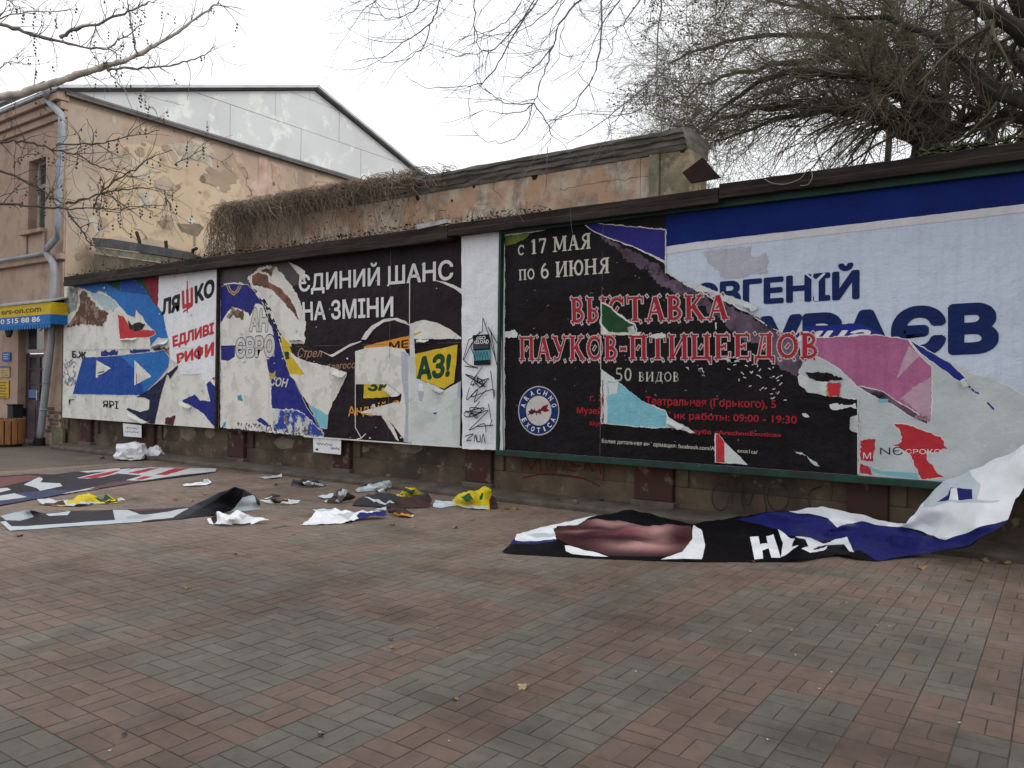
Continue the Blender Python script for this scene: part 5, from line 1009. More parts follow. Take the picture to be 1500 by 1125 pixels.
# ------------------------------------------------------------------ torn sheets lying on the paving
def fold(name, label, cat, outline, base_mat, regions, ctrl, amp=0.012, step=6, group=None, ymax=8.40, seed=1, freq=7, smooth=False, tint=None):
    """one torn sheet: outline and print regions on the photo, ctrl = (px, py, height above ground)"""
    # smooth surface through the control heights (linear radial basis)
    cp = np.array([(c[0], c[1]*1.8) for c in ctrl]); cz = np.array([c[2] for c in ctrl]); n_ = len(ctrl)
    Dm = np.sqrt(((cp[:, None]-cp[None])**2).sum(-1)+9.0); Am = np.zeros((n_+1, n_+1)); Am[:n_, :n_] = Dm; Am[:n_, n_] = 1; Am[n_, :n_] = 1
    sol = np.linalg.lstsq(Am, np.append(cz, 0), rcond=None)[0]
    def zf(x, y): return float(np.sqrt(((cp-np.array((x, y*1.8)))**2).sum(-1)+9.0)@sol[:n_]+sol[n_])
    pts = []; edges = []
    def loop(poly):
        d = densify(poly, step); i0 = len(pts); pts.extend(d); n = len(d); edges.extend([(i0+i, i0+(i+1) % n) for i in range(n)]); return list(range(i0, i0+n))
    out = densify(outline, step); face = loop(outline)
    for q, m in regions: loop(q)
    xs = [p[0] for p in outline]; ys = [p[1] for p in outline]; rr = random.Random(seed)
    y = min(ys)
    while y < max(ys):
        x = min(xs)
        while x < max(xs):
            p = (x+rr.uniform(-.3, .3)*step, y+rr.uniform(-.3, .3)*step*0.5)
            if inside(p, outline): pts.append(p)
            x += step
        y += step*0.5
    r = geometry.delaunay_2d_cdt([Vector(p) for p in pts], edges, [face], 1, 1e-4)
    vco, fcs = r[0], r[2]
    V = []
    for p in vco:
        z = max(0.006, zf(p.x, p.y)); q = on_z(p.x, p.y, z)
        if q.y > ymax: q = on_y(p.x, p.y, ymax)
        n1 = noise.noise(Vector((q.x*freq+seed, q.y*freq, q.z*freq))); n2 = abs(noise.noise(Vector((q.x*freq*1.9, q.y*freq*1.9+seed, q.z*freq))))
        tri = 0
        for fx, fy, fz, am in ((2.1, 1.3, 0.7, 1.0), (-1.4, 2.6, 1.1, 0.7), (3.7, -0.9, 2.0, 0.5)):
            ph = (q.x*fx+q.y*fy+q.z*fz)*freq*0.33+0.35*noise.noise(Vector((q.x*1.7, q.y*1.7, seed))); tri += am*(abs((ph % 1)-0.5)-0.25)
        k = min(1, z/0.05+0.12); q = q+Vector((0, -0.6*tri, tri))*amp*1.1*k+Vector((0.3*n2, -0.4*n1, n1-0.8*n2+0.3))*amp*k
        zmin = 0.005 if q.y < 8.26 else 0.105
        q.z = max(q.z, zmin+0.004*rr.random()*k); V.append(q)
    mb = MB(); mb.v = V
    for f in fcs:
        c = (sum(vco[i].x for i in f)/len(f), sum(vco[i].y for i in f)/len(f))
        if not inside(c, outline): continue
        m = base_mat
        for q, mm in regions:
            if inside(c, q): m = mm
        mb.f.append(list(f)); mb.m.append(mb.mi(m))
    cx = sum(v.x for v in V)/len(V); cy = sum(v.y for v in V)/len(V)
    if tint: mb.tint = [(*tint(p.x, p.y), 1) for p in vco]
    o = mb.build(name, base=(cx, cy, 0), smooth=smooth); tag(o, label, cat, group); return o
K7 = lambda *xy: [(750+x/2, 700+y/2) for x, y in xy]
KA = lambda *xy: [(x/3.75, 600+y/3.75) for x, y in xy]
KB = lambda *xy: [(360+x/3.75, 640+y/3.75) for x, y in xy]
VB = lambda n, c, k=0.9: mat('vinyl_'+n, c, tuple(x*k for x in c), scale=2.5, rough=0.42, spec=0.10, bump=0.4, bscale=6, bdist=0.04)
VBLACK, VWHITE, VBLUE, VSKIN, VSKINL, VGREY, VCHAR = VB('black', (0.0045, 0.0045, 0.006)), VB('white', (0.78, 0.80, 0.83)), VB('blue', (0.018, 0.021, 0.14)), VB('skin', (0.10, 0.035, 0.032)), VB('skin_light', (0.27, 0.115, 0.105)), VB('grey', (0.36, 0.41, 0.44)), VB('charcoal', (0.036, 0.033, 0.042))
VPHOTO = mat('vinyl_photo_print', (1, 1, 1), (0.9, 0.9, 0.9), scale=2.5, rough=0.38, spec=0.25, bump=0.25, bscale=9, attr=True)
VLIP = VB('lip', (0.17, 0.035, 0.055)); VSKIND = VB('skin_dark', (0.035, 0.014, 0.014)); VMID = VB('skin_mid', (0.18, 0.07, 0.064)); VICE = VB('ice', (0.50, 0.57, 0.62)); VBROWN = VB('brown', (0.055, 0.030, 0.028)); VYEL = VB('yellow', (0.60, 0.47, 0.02)); VGRN = VB('green', (0.015, 0.09, 0.035)); VRED = VB('red', (0.38, 0.03, 0.045)); VROSE = VB('rose', (0.17, 0.075, 0.08)); VPALE = VB('pale', (0.50, 0.53, 0.55)); VORG = VB('orange', (0.60, 0.25, 0.03))
# the big banner that has come off the right billboard
outl = [(735,809),(760,812),(820,815),(900,819),(980,822),(1040,823),(1120,823),(1180,821),(1225,812),(1255,818),(1285,822),(1312,818),(1360,811),(1412,800),(1450,782),(1474,766)] + [(1484,738),(1500,714),(1506,648),(1440,682),(1382,705),(1366,722),(1348,742),(1327,770),(1300,764),(1255,752),(1205,743),(1160,747),(1120,752),(1080,758),(1020,765),(985,762),(945,749),(925,746),(870,756),(820,768),(785,774),(757,782),(748,797)]
regs = [([(720+x/3.75, 720+y/3.75) for x, y in ((128,262),(124,240),(185,205),(310,192),(385,152),(480,140),(620,112),(520,160),(480,186),(360,200),(346,240),(356,264),(240,268))], VWHITE), ([(720+x/3.75, 720+y/3.75) for x, y in ((190,232),(300,226),(350,240),(354,252),(240,250))], VICE), (K7((-10,184),(126,184),(130,192),(-16,196)), VBLUE),
        ([(720+x/3.75, 720+y/3.75) for x, y in ((340,212),(420,192),(470,188),(520,165),(600,158),(700,150),(760,176),(900,188),(1000,184),(1092,178),(1106,240),(1082,318),(1030,346),(960,352),(800,360),(640,350),(520,315),(420,290),(360,262))], VPHOTO),
        (K7((530,132),(556,156),(566,200),(556,239),(436,238),(500,216),(526,182)), VWHITE), ([(720+x/3.75, 720+y/3.75) for x, y in ((402,298),(430,296),(520,322),(640,356),(560,356),(440,344),(408,330))], VWHITE),
        (P(E, (180,880),(300,855),(420,840),(560,868),(615,880),(640,912),(690,890),(760,885),(940,922),(1050,962),(1140,972),(1250,932),(1424,880),(1390,922),(1200,1000),(1050,1040),(930,1052),(860,1068),(820,1062),(735,1012),(722,1032),(650,982),(520,972),(400,950),(370,922),(300,900)), VBLUE),
        (P(E, (418,836),(580,818),(700,846),(850,876),(950,906),(1000,860),(1040,790),(1072,735),(1130,685),(1530,505),(1520,730),(1460,782),(1424,878),(1250,930),(1140,970),(940,920),(760,885),(690,890),(645,917),(600,872),(500,852)), VWHITE),
        (P(E, (1040,790),(1072,735),(1130,688),(1232,640),(1302,722),(1284,796),(1180,800),(1040,830)), VICE), (P(E, (1165,730),(1262,750),(1264,796),(1100,796),(1150,765)), VBLUE), (P(E, (1166,735),(1192,735),(1198,796),(1155,796)), VWHITE), (P(E, (1100,796),(1290,794),(1390,790),(1380,800),(1280,808),(1150,806)), VICE),
        (P(E, (372,922),(420,958),(452,976),(436,1010),(470,1004),(385,1052),(396,990)), VWHITE), (P(E, (244,956),(284,956),(292,996),(326,990),(318,950),(352,944),(386,1056),(344,1056),(332,1018),(302,1024),(306,1060),(266,1060)), VWHITE),
        (P(E, (452,960),(522,966),(582,990),(690,960),(722,1032),(702,1024),(672,990),(622,996),(560,1000),(540,1012),(520,1020),(500,980)), VWHITE), (P(E, (482,1022),(520,1000),(540,1020),(600,1000),(590,1016),(520,1036)), VWHITE)]
ctrl = [(x, y, 0.008) for x, y in [(735,809),(800,813),(900,818),(1000,822),(1120,822),(1200,818),(1285,821)]]
ctrl += [(748,797,.03),(757,782,.05),(785,774,.04),(820,768,.07),(870,756,.14),(925,746,.19),(985,762,.13),(1020,765,.12),(1080,758,.15),(1120,752,.18),(1160,747,.20),(1205,743,.24),(1255,752,.23),(1300,764,.22),]
cyl = lambda *t_: [(x, y, max(0.01, on_y(x, y, Y).z)) for x, y, Y in t_]
ctrl += cyl((1327,770,8.32),(1348,742,8.36),(1366,722,8.40),(1382,705,8.42),(1440,682,8.36),(1506,648,8.28),(1500,714,7.95),(1484,738,7.86),(1474,766,7.78),(1450,782,7.80),(1412,800,7.86),(1400,760,7.98),(1440,740,7.92),(1420,715,8.14),(1430,775,7.78),(1380,785,7.98),(1370,750,8.16),(1460,700,8.10),(1360,811,7.96))
ctrl += [(900,790,.05),(830,785,.05),(880,775,.10),(960,790,.05),(1060,795,.03),(1100,780,.11),(1170,780,.10),(1215,785,.05),(1235,772,.17),(1270,790,.06),(1255,806,.05),(1330,795,.06),(1360,775,.19),(1150,800,.05),(1180,806,.07)]
def portrait(px, py):
    x, y = (px-720)*3.75, (py-720)*3.75
    def g(cx, cy, sx, sy, k=0.0): return math.exp(-((x-cx)/sx)**2-((y-cy-k*(x-cx))/sy)**2)
    c = Vector((0.060, 0.020, 0.022))
    lt = 0.9*g(660, 172, 120, 20, 0.03)+0.75*g(880, 205, 150, 24, -0.06)+0.95*g(830, 302, 190, 24, 0.02)+0.45*g(480, 222, 110, 10, -0.08)+0.4*g(930, 250, 90, 40)
    c = c.lerp(Vector((0.50, 0.27, 0.26)), min(1, lt)); c = c.lerp(Vector((0.24, 0.035, 0.06)), min(1, 1.0*g(730, 226, 95, 11, -0.1)))
    dk = 0.9*g(560, 205, 170, 6, -0.02)+0.95*g(700, 262, 160, 12)+0.9*g(460, 250, 120, 14)+0.8*g(1030, 260, 60, 60)+0.7*g(500, 300, 120, 16)
    c = c.lerp(Vector((0.028, 0.006, 0.010)), min(1, dk)); return tuple(c)
fold('fallen_banner', 'big torn vinyl banner hanging off the biggest billboard and spilling over the ground', 'banner', outl, VBLACK, regs, ctrl, 0.024, 3.0, ymax=8.42, seed=4, freq=3.2, smooth=True, tint=portrait)
# two fallen banners at the left
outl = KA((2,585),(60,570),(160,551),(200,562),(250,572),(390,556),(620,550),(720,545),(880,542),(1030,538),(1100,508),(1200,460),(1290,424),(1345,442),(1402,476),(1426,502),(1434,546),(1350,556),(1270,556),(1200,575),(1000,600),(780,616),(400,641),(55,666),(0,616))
regs = [(KA((0,616),(55,666),(400,641),(780,616),(772,596),(630,606),(400,622),(150,640),(62,640),(30,612)), VICE), (KA((2,585),(60,570),(160,551),(185,590),(110,612),(30,606)), VGREY), (KA((170,556),(250,574),(200,592)), VCHAR), (KA((250,574),(388,558),(370,580),(270,584)), VICE),
        (KA((620,552),(700,549),(780,580),(860,570),(1036,540),(950,592),(780,612),(632,606)), VPALE), (KA((720,545),(880,541),(930,542),(760,556)), VROSE), (KA((690,590),(760,575),(850,580),(780,600),(700,602)), VGREY), (KA((1000,599),(1100,545),(1200,490),(1290,420),(1335,445),(1330,482),(1290,540),(1270,557),(1200,576)), VB('slope_shade', (0.009, 0.009, 0.012))), (KA((1290,540),(1330,482),(1390,470),(1426,504),(1434,546),(1350,556),(1270,556)), VGREY), (KA((1400,478),(1426,502),(1430,530),(1412,520)), VCHAR)]  # raised slope facing away is painted near-black to stand for its shade
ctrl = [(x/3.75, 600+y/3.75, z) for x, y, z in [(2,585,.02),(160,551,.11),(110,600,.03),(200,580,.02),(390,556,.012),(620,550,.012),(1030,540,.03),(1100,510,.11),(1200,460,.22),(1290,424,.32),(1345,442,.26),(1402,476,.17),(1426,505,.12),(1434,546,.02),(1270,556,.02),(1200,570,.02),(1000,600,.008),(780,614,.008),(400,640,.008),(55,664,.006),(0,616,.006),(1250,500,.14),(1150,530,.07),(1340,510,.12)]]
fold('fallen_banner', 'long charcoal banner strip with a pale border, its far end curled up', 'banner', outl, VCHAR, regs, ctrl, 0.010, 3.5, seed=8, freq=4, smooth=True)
outl = KA((-120,380),(0,364),(150,354),(300,356),(430,338),(560,324),(700,318),(820,316),(1000,320),(1190,324),(1182,342),(960,372),(760,398),(560,430),(420,452),(300,472),(150,498),(0,526),(-120,540))
regs = [(KA((-120,385),(0,372),(150,360),(240,368),(180,385),(110,400),(0,426),(-120,430)), VROSE), (KA((-120,470),(60,462),(300,440),(430,445),(300,472),(150,498),(0,524),(-120,536)), VB('slate_blue', (0.055, 0.065, 0.13))), (KA((130,412),(215,370),(236,380),(222,400),(330,404),(342,420),(220,446),(200,430)), VPALE), (KA((-40,480),(80,460),(150,480),(20,498),(-40,500)), VPALE), (KA((-40,436),(40,430),(62,440),(0,455),(-40,456)), VPALE), (KA((340,462),(520,425),(546,433),(420,460)), VPALE),
        (KA((430,340),(660,321),(655,336),(480,346)), VPALE), (KA((420,376),(520,352),(640,330),(720,322),(650,350),(560,372),(480,378)), VPALE), (KA((440,374),(520,358),(640,334),(660,336),(600,358),(520,376)), VRED), (KA((690,388),(780,362),(640,350),(720,326),(820,317),(1190,324),(1182,340),(1000,358),(780,390)), VPALE), (KA((700,348),(820,322),(880,320),(760,352)), VRED), (KA((850,358),(960,322),(1044,322),(910,360)), VRED), (KA((740,384),(790,366),(840,366),(780,386)), VRED), (KA((560,430),(760,398),(720,390),(600,400),(480,440)), VB('dull_rose', (0.12, 0.06, 0.07)))]
fold('fallen_banner', 'flat torn banner nearest the corner house, dark with white and red print', 'banner', outl, VCHAR, regs, [(0, 700, .012), (100, 700, .015), (200, 695, .012), (300, 688, .02), (315, 690, .008)], 0.008, 5, seed=12)
# smaller pieces
GRP = 'torn scraps of poster on the paving'
def sc(label, outl, m, regs, h, seed, base_frac=0.55, cat='scrap', step=2.0, amp=0.032):
    ys = [p[1] for p in outl]; yb, yt = max(ys), min(ys)
    rr = random.Random(seed); ctrl = []
    for x, y in outl:
        f = (yb-y)/(yb-yt); ctrl.append((x, y, 0.008+h*max(0, f-0.25)*1.1))
    cx = sum(p[0] for p in outl)/len(outl); ctrl.append((cx, yt*0.5+yb*0.5, h*0.6))
    fold('paper_scrap', label, cat, outl, m, regs, ctrl, amp, step, GRP, ymax=8.5, seed=seed, freq=7.5, smooth=True)
sc('yellow and green scrap with a white end, nearest the corner house', KA((208,502),(260,494),(380,500),(430,482),(482,464),(545,482),(580,468),(640,488),(692,502),(640,512),(520,516),(370,530),(230,522)), VYEL, [(KA((208,502),(260,494),(380,500),(360,520),(230,522)), VPALE), (KA((250,516),(350,505),(360,524),(240,524)), VBROWN), (KA((520,484),(580,468),(620,486),(560,500)), VGRN), (KA((360,520),(520,508),(580,510),(370,530)), VICE), (KA((560,500),(640,490),(660,505),(590,514)), VBROWN), (KA((640,490),(692,502),(650,508)), VPALE)], 0.12, 31)
sc('crumpled white scrap beside the curled banner end', KA((1140,612),(1165,600),(1192,570),(1262,576),(1310,565),(1372,586),(1476,604),(1380,628),(1280,635),(1150,626)), VWHITE, [(KA((1160,604),(1192,572),(1190,610),(1170,624)), VBROWN), (KA((1270,628),(1380,622),(1370,634),(1280,636)), VCHAR), (KA((1310,585),(1400,590),(1330,602)), VICE)], 0.14, 32)
sc('grey and white crumpled scrap close to the wall foot under the middle billboard', KB((245,268),(262,240),(300,228),(345,236),(400,246),(442,262),(430,272),(340,271)), VCHAR, [(KB((310,240),(345,238),(380,252),(350,270),(320,262)), VICE), (KB((380,250),(440,262),(420,270),(380,264)), VGREY)], 0.14, 33)
sc('dark curled scrap with a grey-green fold, left of the dark printed sheet', KB((430,360),(425,345),(480,330),(500,296),(540,285),(572,308),(604,330),(572,348),(500,364)), VBROWN, [(KB((490,352),(510,320),(535,290),(562,296),(545,330),(510,360)), VGREY), (KB((426,350),(450,344),(440,362)), VPALE)], 0.2, 34)
sc('long blue-grey curled strip behind the dark printed sheet', KB((600,288),(680,266),(740,250),(792,240),(806,262),(800,278),(700,296),(612,302)), VGREY, [(KB((600,288),(625,280),(630,300),(612,302)), VPALE), (KB((640,282),(790,246),(760,262),(660,290)), VICE)], 0.14, 35)
sc('wide dark sheet with a line of white print', KB((580,376),(610,345),(645,324),(760,308),(822,318),(900,330),(1000,308),(1022,346),(1002,388),(850,390),(700,382)), VCHAR, [(KB((650,330),(700,340),(780,352),(830,362),(828,374),(780,362),(700,350),(650,338)), VPALE), (KB((790,372),(860,340),(960,330),(1022,346),(1002,388),(870,386)), VBROWN)], 0.16, 36)
sc('small yellow and green scrap on top of the dark printed sheet', KB((820,322),(862,300),(882,280),(930,284),(962,302),(956,332),(880,332)), VYEL, [(KB((862,300),(884,282),(930,290),(915,316),(880,305)), VGRN), (KB((840,316),(870,312),(860,322)), VGRN)], 0.17, 37)
sc('large yellow scrap with green print and a grey tail', KB((1028,384),(1040,345),(1120,354),(1170,320),(1250,298),(1346,284),(1352,318),(1372,345),(1388,392),(1330,398),(1220,392),(1160,376),(1080,390)), VYEL, [(KB((1028,384),(1040,345),(1120,354),(1142,350),(1150,376),(1080,390)), VICE), (KB((1050,345),(1075,325),(1120,345),(1142,350),(1120,358)), VBROWN), (KB((1338,340),(1352,320),(1372,345),(1388,392),(1340,398)), VBROWN), (KB((1180,328),(1230,318),(1250,345),(1200,352)), VGRN), (KB((1284,316),(1306,312),(1304,345),(1282,340)), VGRN), (KB((1150,374),(1220,380),(1330,382),(1330,398),(1220,392)), VICE)], 0.24, 38)
sc('pointed white scrap with a blue tail, nearest the camera', KB((300,486),(345,455),(392,430),(368,400),(490,394),(545,416),(640,410),(770,404),(772,426),(700,438),(620,452),(520,475)), VWHITE, [(KB((605,432),(680,415),(772,404),(772,426),(700,438),(622,452)), VBLUE), (KB((368,400),(490,394),(470,410),(390,412)), VICE), (KB((470,430),(600,415),(560,440)), VPALE)], 0.10, 39)
sc('small brown scrap with an orange edge in front of the dark printed sheet', KB((772,386),(830,384),(872,392),(932,425),(912,443),(812,426),(780,420)), VBROWN, [(KB((810,418),(870,420),(915,432),(910,442),(812,426)), VORG), (KB((910,430),(932,425),(912,443)), VPALE)], 0.10, 40)
sc('thin scrap of brown and white paper right of the curled banner end', KB((74,356),(140,348),(160,340),(230,344),(302,352),(284,366),(160,366)), VPALE, [(KB((140,348),(160,340),(230,344),(235,358),(160,366)), VBROWN), (KB((180,342),(230,345),(222,352)), VORG)], 0.08, 41)
sc('small dark curled strip behind the thin brown scrap', KB((100,336),(150,322),(186,318),(190,328),(110,342)), VCHAR, [(KB((100,336),(150,330),(110,342)), VPALE)], 0.05, 42)
sc('small pale triangle of paper left of the dark curled scrap', KB((394,326),(482,313),(476,336),(430,338)), VICE, [], 0.05, 43)
sc('small white torn corner between the dark sheet and the pointed scrap', KB((702,396),(772,384),(770,403)), VPALE, [], 0.04, 44)
sc('narrow white paper roll beside the flat banner', KA((1002,414),(1110,402),(1140,384),(1162,400),(1132,414),(1012,420)), VWHITE, [(KA((1110,402),(1140,386),(1150,400)), VGREY)], 0.06, 45)
sc('long thin white strip at the kerb under the middle billboard', KB((78,222),(150,214),(200,208),(198,220),(100,230)), VPALE, [], 0.04, 46)
sc('white folded scrap under the timber post by the kerb', KB((725,296),(762,292),(764,306),(735,312)), VWHITE, [], 0.06, 47)
# plastic bags by the wall
def bag(label, px, py, w_, h, seed):
    c = on_z(px, py+h/2, 0.0); s_ = (c-CO).dot(FW)/F_PX; rx, rz = w_/2*s_*1.25, h*s_
    if c.y > 8.0: c = c+Vector((0, 0, 0))
    bm = bmesh.new(); bmesh.ops.create_icosphere(bm, subdivisions=3, radius=1)
    for v in bm.verts:
        n = noise.noise(v.co*1.7+Vector((seed, 0, 0))); n2 = abs(noise.noise(v.co*3.6+Vector((0, seed, 0)))); n3 = abs(noise.noise(v.co*7+Vector((0, 0, seed))))
        k = 1+0.36*n-0.34*n2-0.05*n3; v.co = Vector((v.co.x*rx*k, v.co.y*rx*0.75*k, max(-0.0, (v.co.z*0.62+0.38)*rz*k)))
    me = bpy.data.meshes.new('plastic_bag'); bm.to_mesh(me); bm.free(); me.materials.append(mat('thin_white_plastic', (0.66, 0.67, 0.70), (0.58, 0.58, 0.62), scale=9, rough=0.35, spec=0.5, c3=(0.45, 0.10, 0.13), s3=5.5, lo3=0.71, hi3=0.73))
    o = bpy.data.objects.new('plastic_bag', me); COL.objects.link(o); o.location = c+Vector((0, 0.05, 0.002)); tag(o, label, 'bag', 'plastic bags by the wall')
bag('larger crumpled white plastic bag at the foot of the wall', 187, 661, 46, 24, 3.1); bag('smaller white plastic bag with red print, right beside the larger bag', 224, 663, 26, 19, 8.4)
# fallen leaves and litter specks
LEAFM = [mat('leaf_tan', (0.32, 0.22, 0.11), (0.20, 0.12, 0.06), scale=30, rough=0.9), mat('leaf_brown', (0.10, 0.055, 0.03), (0.06, 0.035, 0.02), scale=30, rough=0.9), mat('leaf_rust', (0.25, 0.08, 0.03), (0.12, 0.05, 0.02), scale=30, rough=0.9)]
def leaf_mesh(name, m, seed, lobes=7):
    rr = random.Random(seed); mb = MB(); n = 28; rim = []
    for i in range(n):
        a = 2*math.pi*i/n; r = 0.6+0.4*abs(math.cos(a*lobes/2))*rr.uniform(0.8, 1.1); rim.append(Vector((r*math.cos(a), r*math.sin(a)*0.8, 0.22*math.sin(2*a+seed)+0.25*abs(math.cos(a)))))
    mb.v = [Vector((0, 0, 0.05))]+rim; k = mb.mi(m)
    for i in range(n): mb.f.append([0, 1+i, 1+(i+1) % n]); mb.m.append(k)
    mb.tube([Vector((-0.5, 0, 0.03)), Vector((-1.2, 0.15, 0.15))], 0.04, 4, m)
    o = mb.build(name); me = o.data; bpy.data.objects.remove(o); return me
rr = random.Random(77); lms = [leaf_mesh('fallen_leaf', LEAFM[i % 3], i, 5+i % 3) for i in range(6)]
def leaf(px, py, s_, me, label, group):
    p = on_z(px, py, 0.0); o = bpy.data.objects.new('fallen_leaf', me); COL.objects.link(o); o.location = (p.x, p.y, 0.007 if p.y < 8.26 else 0.10); o.rotation_euler = (rr.uniform(-.25, .25), rr.uniform(-.25, .25), rr.random()*6.3); o.scale = (s_,)*3; tag(o, label, 'leaf', group); return o
big = leaf(767, 1008, 0.032, leaf_mesh('fallen_leaf', mat('leaf_straw', (0.42, 0.33, 0.19), (0.30, 0.22, 0.12), scale=25, rough=0.9), 3, 5), 'curled straw-coloured leaf alone on the red paving in front', None); big.rotation_euler = (0.35, -0.3, 0.6)
leaf(273, 862, 0.03, lms[0], 'tan curled leaf in the middle of a red paving panel at the left', None)
LG = 'fallen leaves on the paving'
for px, py, s_ in ((880,745,.05),(742,746,.05),(756,746,.04),(666,774,.04),(692,763,.03),(606,773,.03),(28,786,.05),(258,733,.05),(280,735,.04),(430,784,.02),(345,813,.025),(403,711,.05),(820,744,.04),(845,747,.05),(1100,824,.04),(1440,822,.05),(1350,833,.05),(1470,826,.06),(700,952,.014),(572,938,.02),(667,1026,.018),(575,950,.02),(182,1078,.016),(470,1079,.018),(1420,852,.03),(860,762,.04),(150,672,.06),(300,725,.04),(575,770,.03)):
    leaf(px, py, s_, lms[rr.randrange(6)], 'small dry brown leaf lying on the paving', LG)
SPK = leaf_mesh('litter_speck', mat('speck_white', (0.55, 0.53, 0.50), rough=0.9), 9, 4)
for px, py in ((468,829),(641,921),(832,950),(902,927),(931,985),(1219,986),(1240,884),(1160,924),(1165,961),(1100,926),(519,856),(505,853),(469,1074),(1125,1085),(1200,1010),(658,1087),(161,1101),(1285,917),(1303,918),(715,748),(530,870),(1405,1060)):
    p = on_z(px, py, 0.0); o = bpy.data.objects.new('litter_speck', SPK); COL.objects.link(o); k = rr.uniform(0.003, 0.006)*(1+p.y*0.06); o.location = (p.x, p.y, 0.006); o.scale = (k*1.3, k, k*0.6); o.rotation_euler = (0, 0, rr.random()*6); tag(o, 'tiny white litter speck on the paving', 'litter', 'white litter specks on the paving')

# ------------------------------------------------------------------ trees
def limb_path(pts, jit, rng, sub=4):
    q = []
    for i in range(len(pts)-1):
        for j in range(sub):
            s = j/sub; p0, p1, p2, p3 = pts[max(i-1, 0)], pts[i], pts[i+1], pts[min(i+2, len(pts)-1)]
            p = 0.5*((2*p1)+(p2-p0)*s+(2*p0-5*p1+4*p2-p3)*s*s+(3*p1-p0-3*p2+p3)*s**3)
            q.append(p+Vector((rng.gauss(0, jit), rng.gauss(0, jit), rng.gauss(0, jit))))
    return q+[pts[-1]]
def taper(r0, r1, n): return [r0+(r1-r0)*(i/max(1, n-1)) for i in range(n)]
def grow(mb, m, p, d, L, r, depth, rng, droop=0.0, spread=0.6, kids=4, wob=0.18, shrink=0.6, seg=7, nodes=None, curve=0.0, rmin=0.0012):
    pts = [p.copy()]; dd = d.normalized(); st = L/seg
    bend = Vector((rng.gauss(0, 1), rng.gauss(0, 1), rng.gauss(0, 1)))*curve
    for i in range(seg):
        dd = (dd+Vector((rng.gauss(0, wob), rng.gauss(0, wob), rng.gauss(0, wob)-droop))*0.5+bend*0.2).normalized(); pts.append(pts[-1]+dd*st)
    rad = taper(r, max(rmin, r*0.35), len(pts)); mb.tube(pts, rad, 5 if r > 0.02 else (4 if r > 0.008 else 3), m, False)
    if nodes is not None: nodes.append((pts[-1], dd)); nodes.append((pts[len(pts)//2], dd))
    if depth <= 0: return
    for k in range(kids):
        i = rng.randrange(1+seg//4, seg+1); base = pts[i]; dl = (pts[i]-pts[i-1]).normalized()
        ax = dl.cross(Vector((rng.gauss(0, 1), rng.gauss(0, 1), rng.gauss(0, 1))))
        if ax.length < 1e-3: continue
        nd = (dl+ax.normalized()*spread*rng.uniform(0.5, 1.5)).normalized()
        grow(mb, m, base, nd, L*shrink*rng.uniform(0.6, 1.25), max(rmin, rad[i]*0.6), depth-1, rng, droop, spread, kids, wob, shrink, max(4, seg-1), nodes, curve, rmin)
BARKD = mat('dark_bark', (0.028, 0.024, 0.020), (0.052, 0.048, 0.036), scale=5, rough=0.95, bump=0.6, bscale=20)
TWIGD = mat('dark_twig', (0.105, 0.093, 0.066), (0.165, 0.145, 0.10), scale=1.2, rough=0.95)
TWIGB = mat('brown_twig', (0.13, 0.105, 0.085), (0.085, 0.07, 0.055), scale=1.2, rough=0.95)
# --- big tangled tree right behind the wall
TY = 12.3
def tree_pts(pl, y=TY): return [on_y(a, c, y+dy) for a, c, dy in pl]
rng = random.Random(42)
b0 = on_y(1362, 215, TY); t = empty('bare_tree', 'big tangled dark tree fanning over the wall behind the blue banner', 'tree', (b0.x, TY, 0), 'leafless trees')
mb = MB(); tp = limb_path([Vector((b0.x+0.1, TY, 0)), Vector((b0.x+0.05, TY+0.05, 2.5)), b0, on_y(1372, 150, TY)], 0.02, rng); mb.tube(tp, taper(0.34, 0.2, len(tp)), 10, BARKD); mb.build('trunk', t, smooth=True)
limbs = [[(1362,215,0),(1330,180,-.2),(1290,160,-.5),(1220,158,-.9),(1140,175,-1.2),(1060,205,-1.3)], [(1358,205,0),(1335,150,.2),(1300,110,.3),(1240,90,.2),(1150,95,-.2),(1060,115,-.4),(1000,140,-.6)], [(1362,215,0),(1300,180,-.6),(1230,165,-1),(1150,155,-1.4),(1060,170,-1.6),(1010,215,-1.7)],
         [(1368,200,0),(1385,130,.3),(1400,60,.5),(1390,0,.8),(1380,-60,1)], [(1372,205,0),(1340,120,.8),(1270,50,1.0),(1180,10,1.1),(1080,-10,1.1)], [(1366,205,0),(1310,120,1.2),(1230,60,1.5),(1120,50,1.7),(1020,75,1.7),(980,100,1.7)], [(1375,215,0),(1420,170,-.2),(1450,140,-.3),(1500,130,-.3)],
         [(1362,210,0),(1300,130,-1.0),(1200,100,-1.6),(1110,120,-1.9),(1040,175,-2.0)], [(1360,190,0),(1280,70,.5),(1200,20,.6),(1120,-30,.5)], [(1368,190,0),(1330,60,0),(1290,-20,0)]]
mb = MB(); tw = MB(); tb = MB()
for pl in limbs:
    L = limb_path(tree_pts(pl), 0.03, rng); rad = taper(rng.uniform(0.07, 0.10), 0.012, len(L)); mb.tube(L, rad, 7, BARKD, False)
    n = len(L)
    for k in range(58):
        i = rng.randrange(3, n); dl = (L[i]-L[i-1]).normalized(); nd = (dl*0.9+Vector((rng.gauss(-0.25, 0.5), rng.gauss(-0.05, 0.5), rng.gauss(0.12, 0.5)))).normalized()
        grow(tw, TWIGD, L[i], nd, rng.uniform(0.6, 1.5), max(0.006, rad[i]*0.26), 2, rng, 0.06, 0.5, 6, 0.24, 0.62, 7, None, 0.5, 0.0018)
mb.build('limb', t, smooth=True); tw.build('twigs', t)
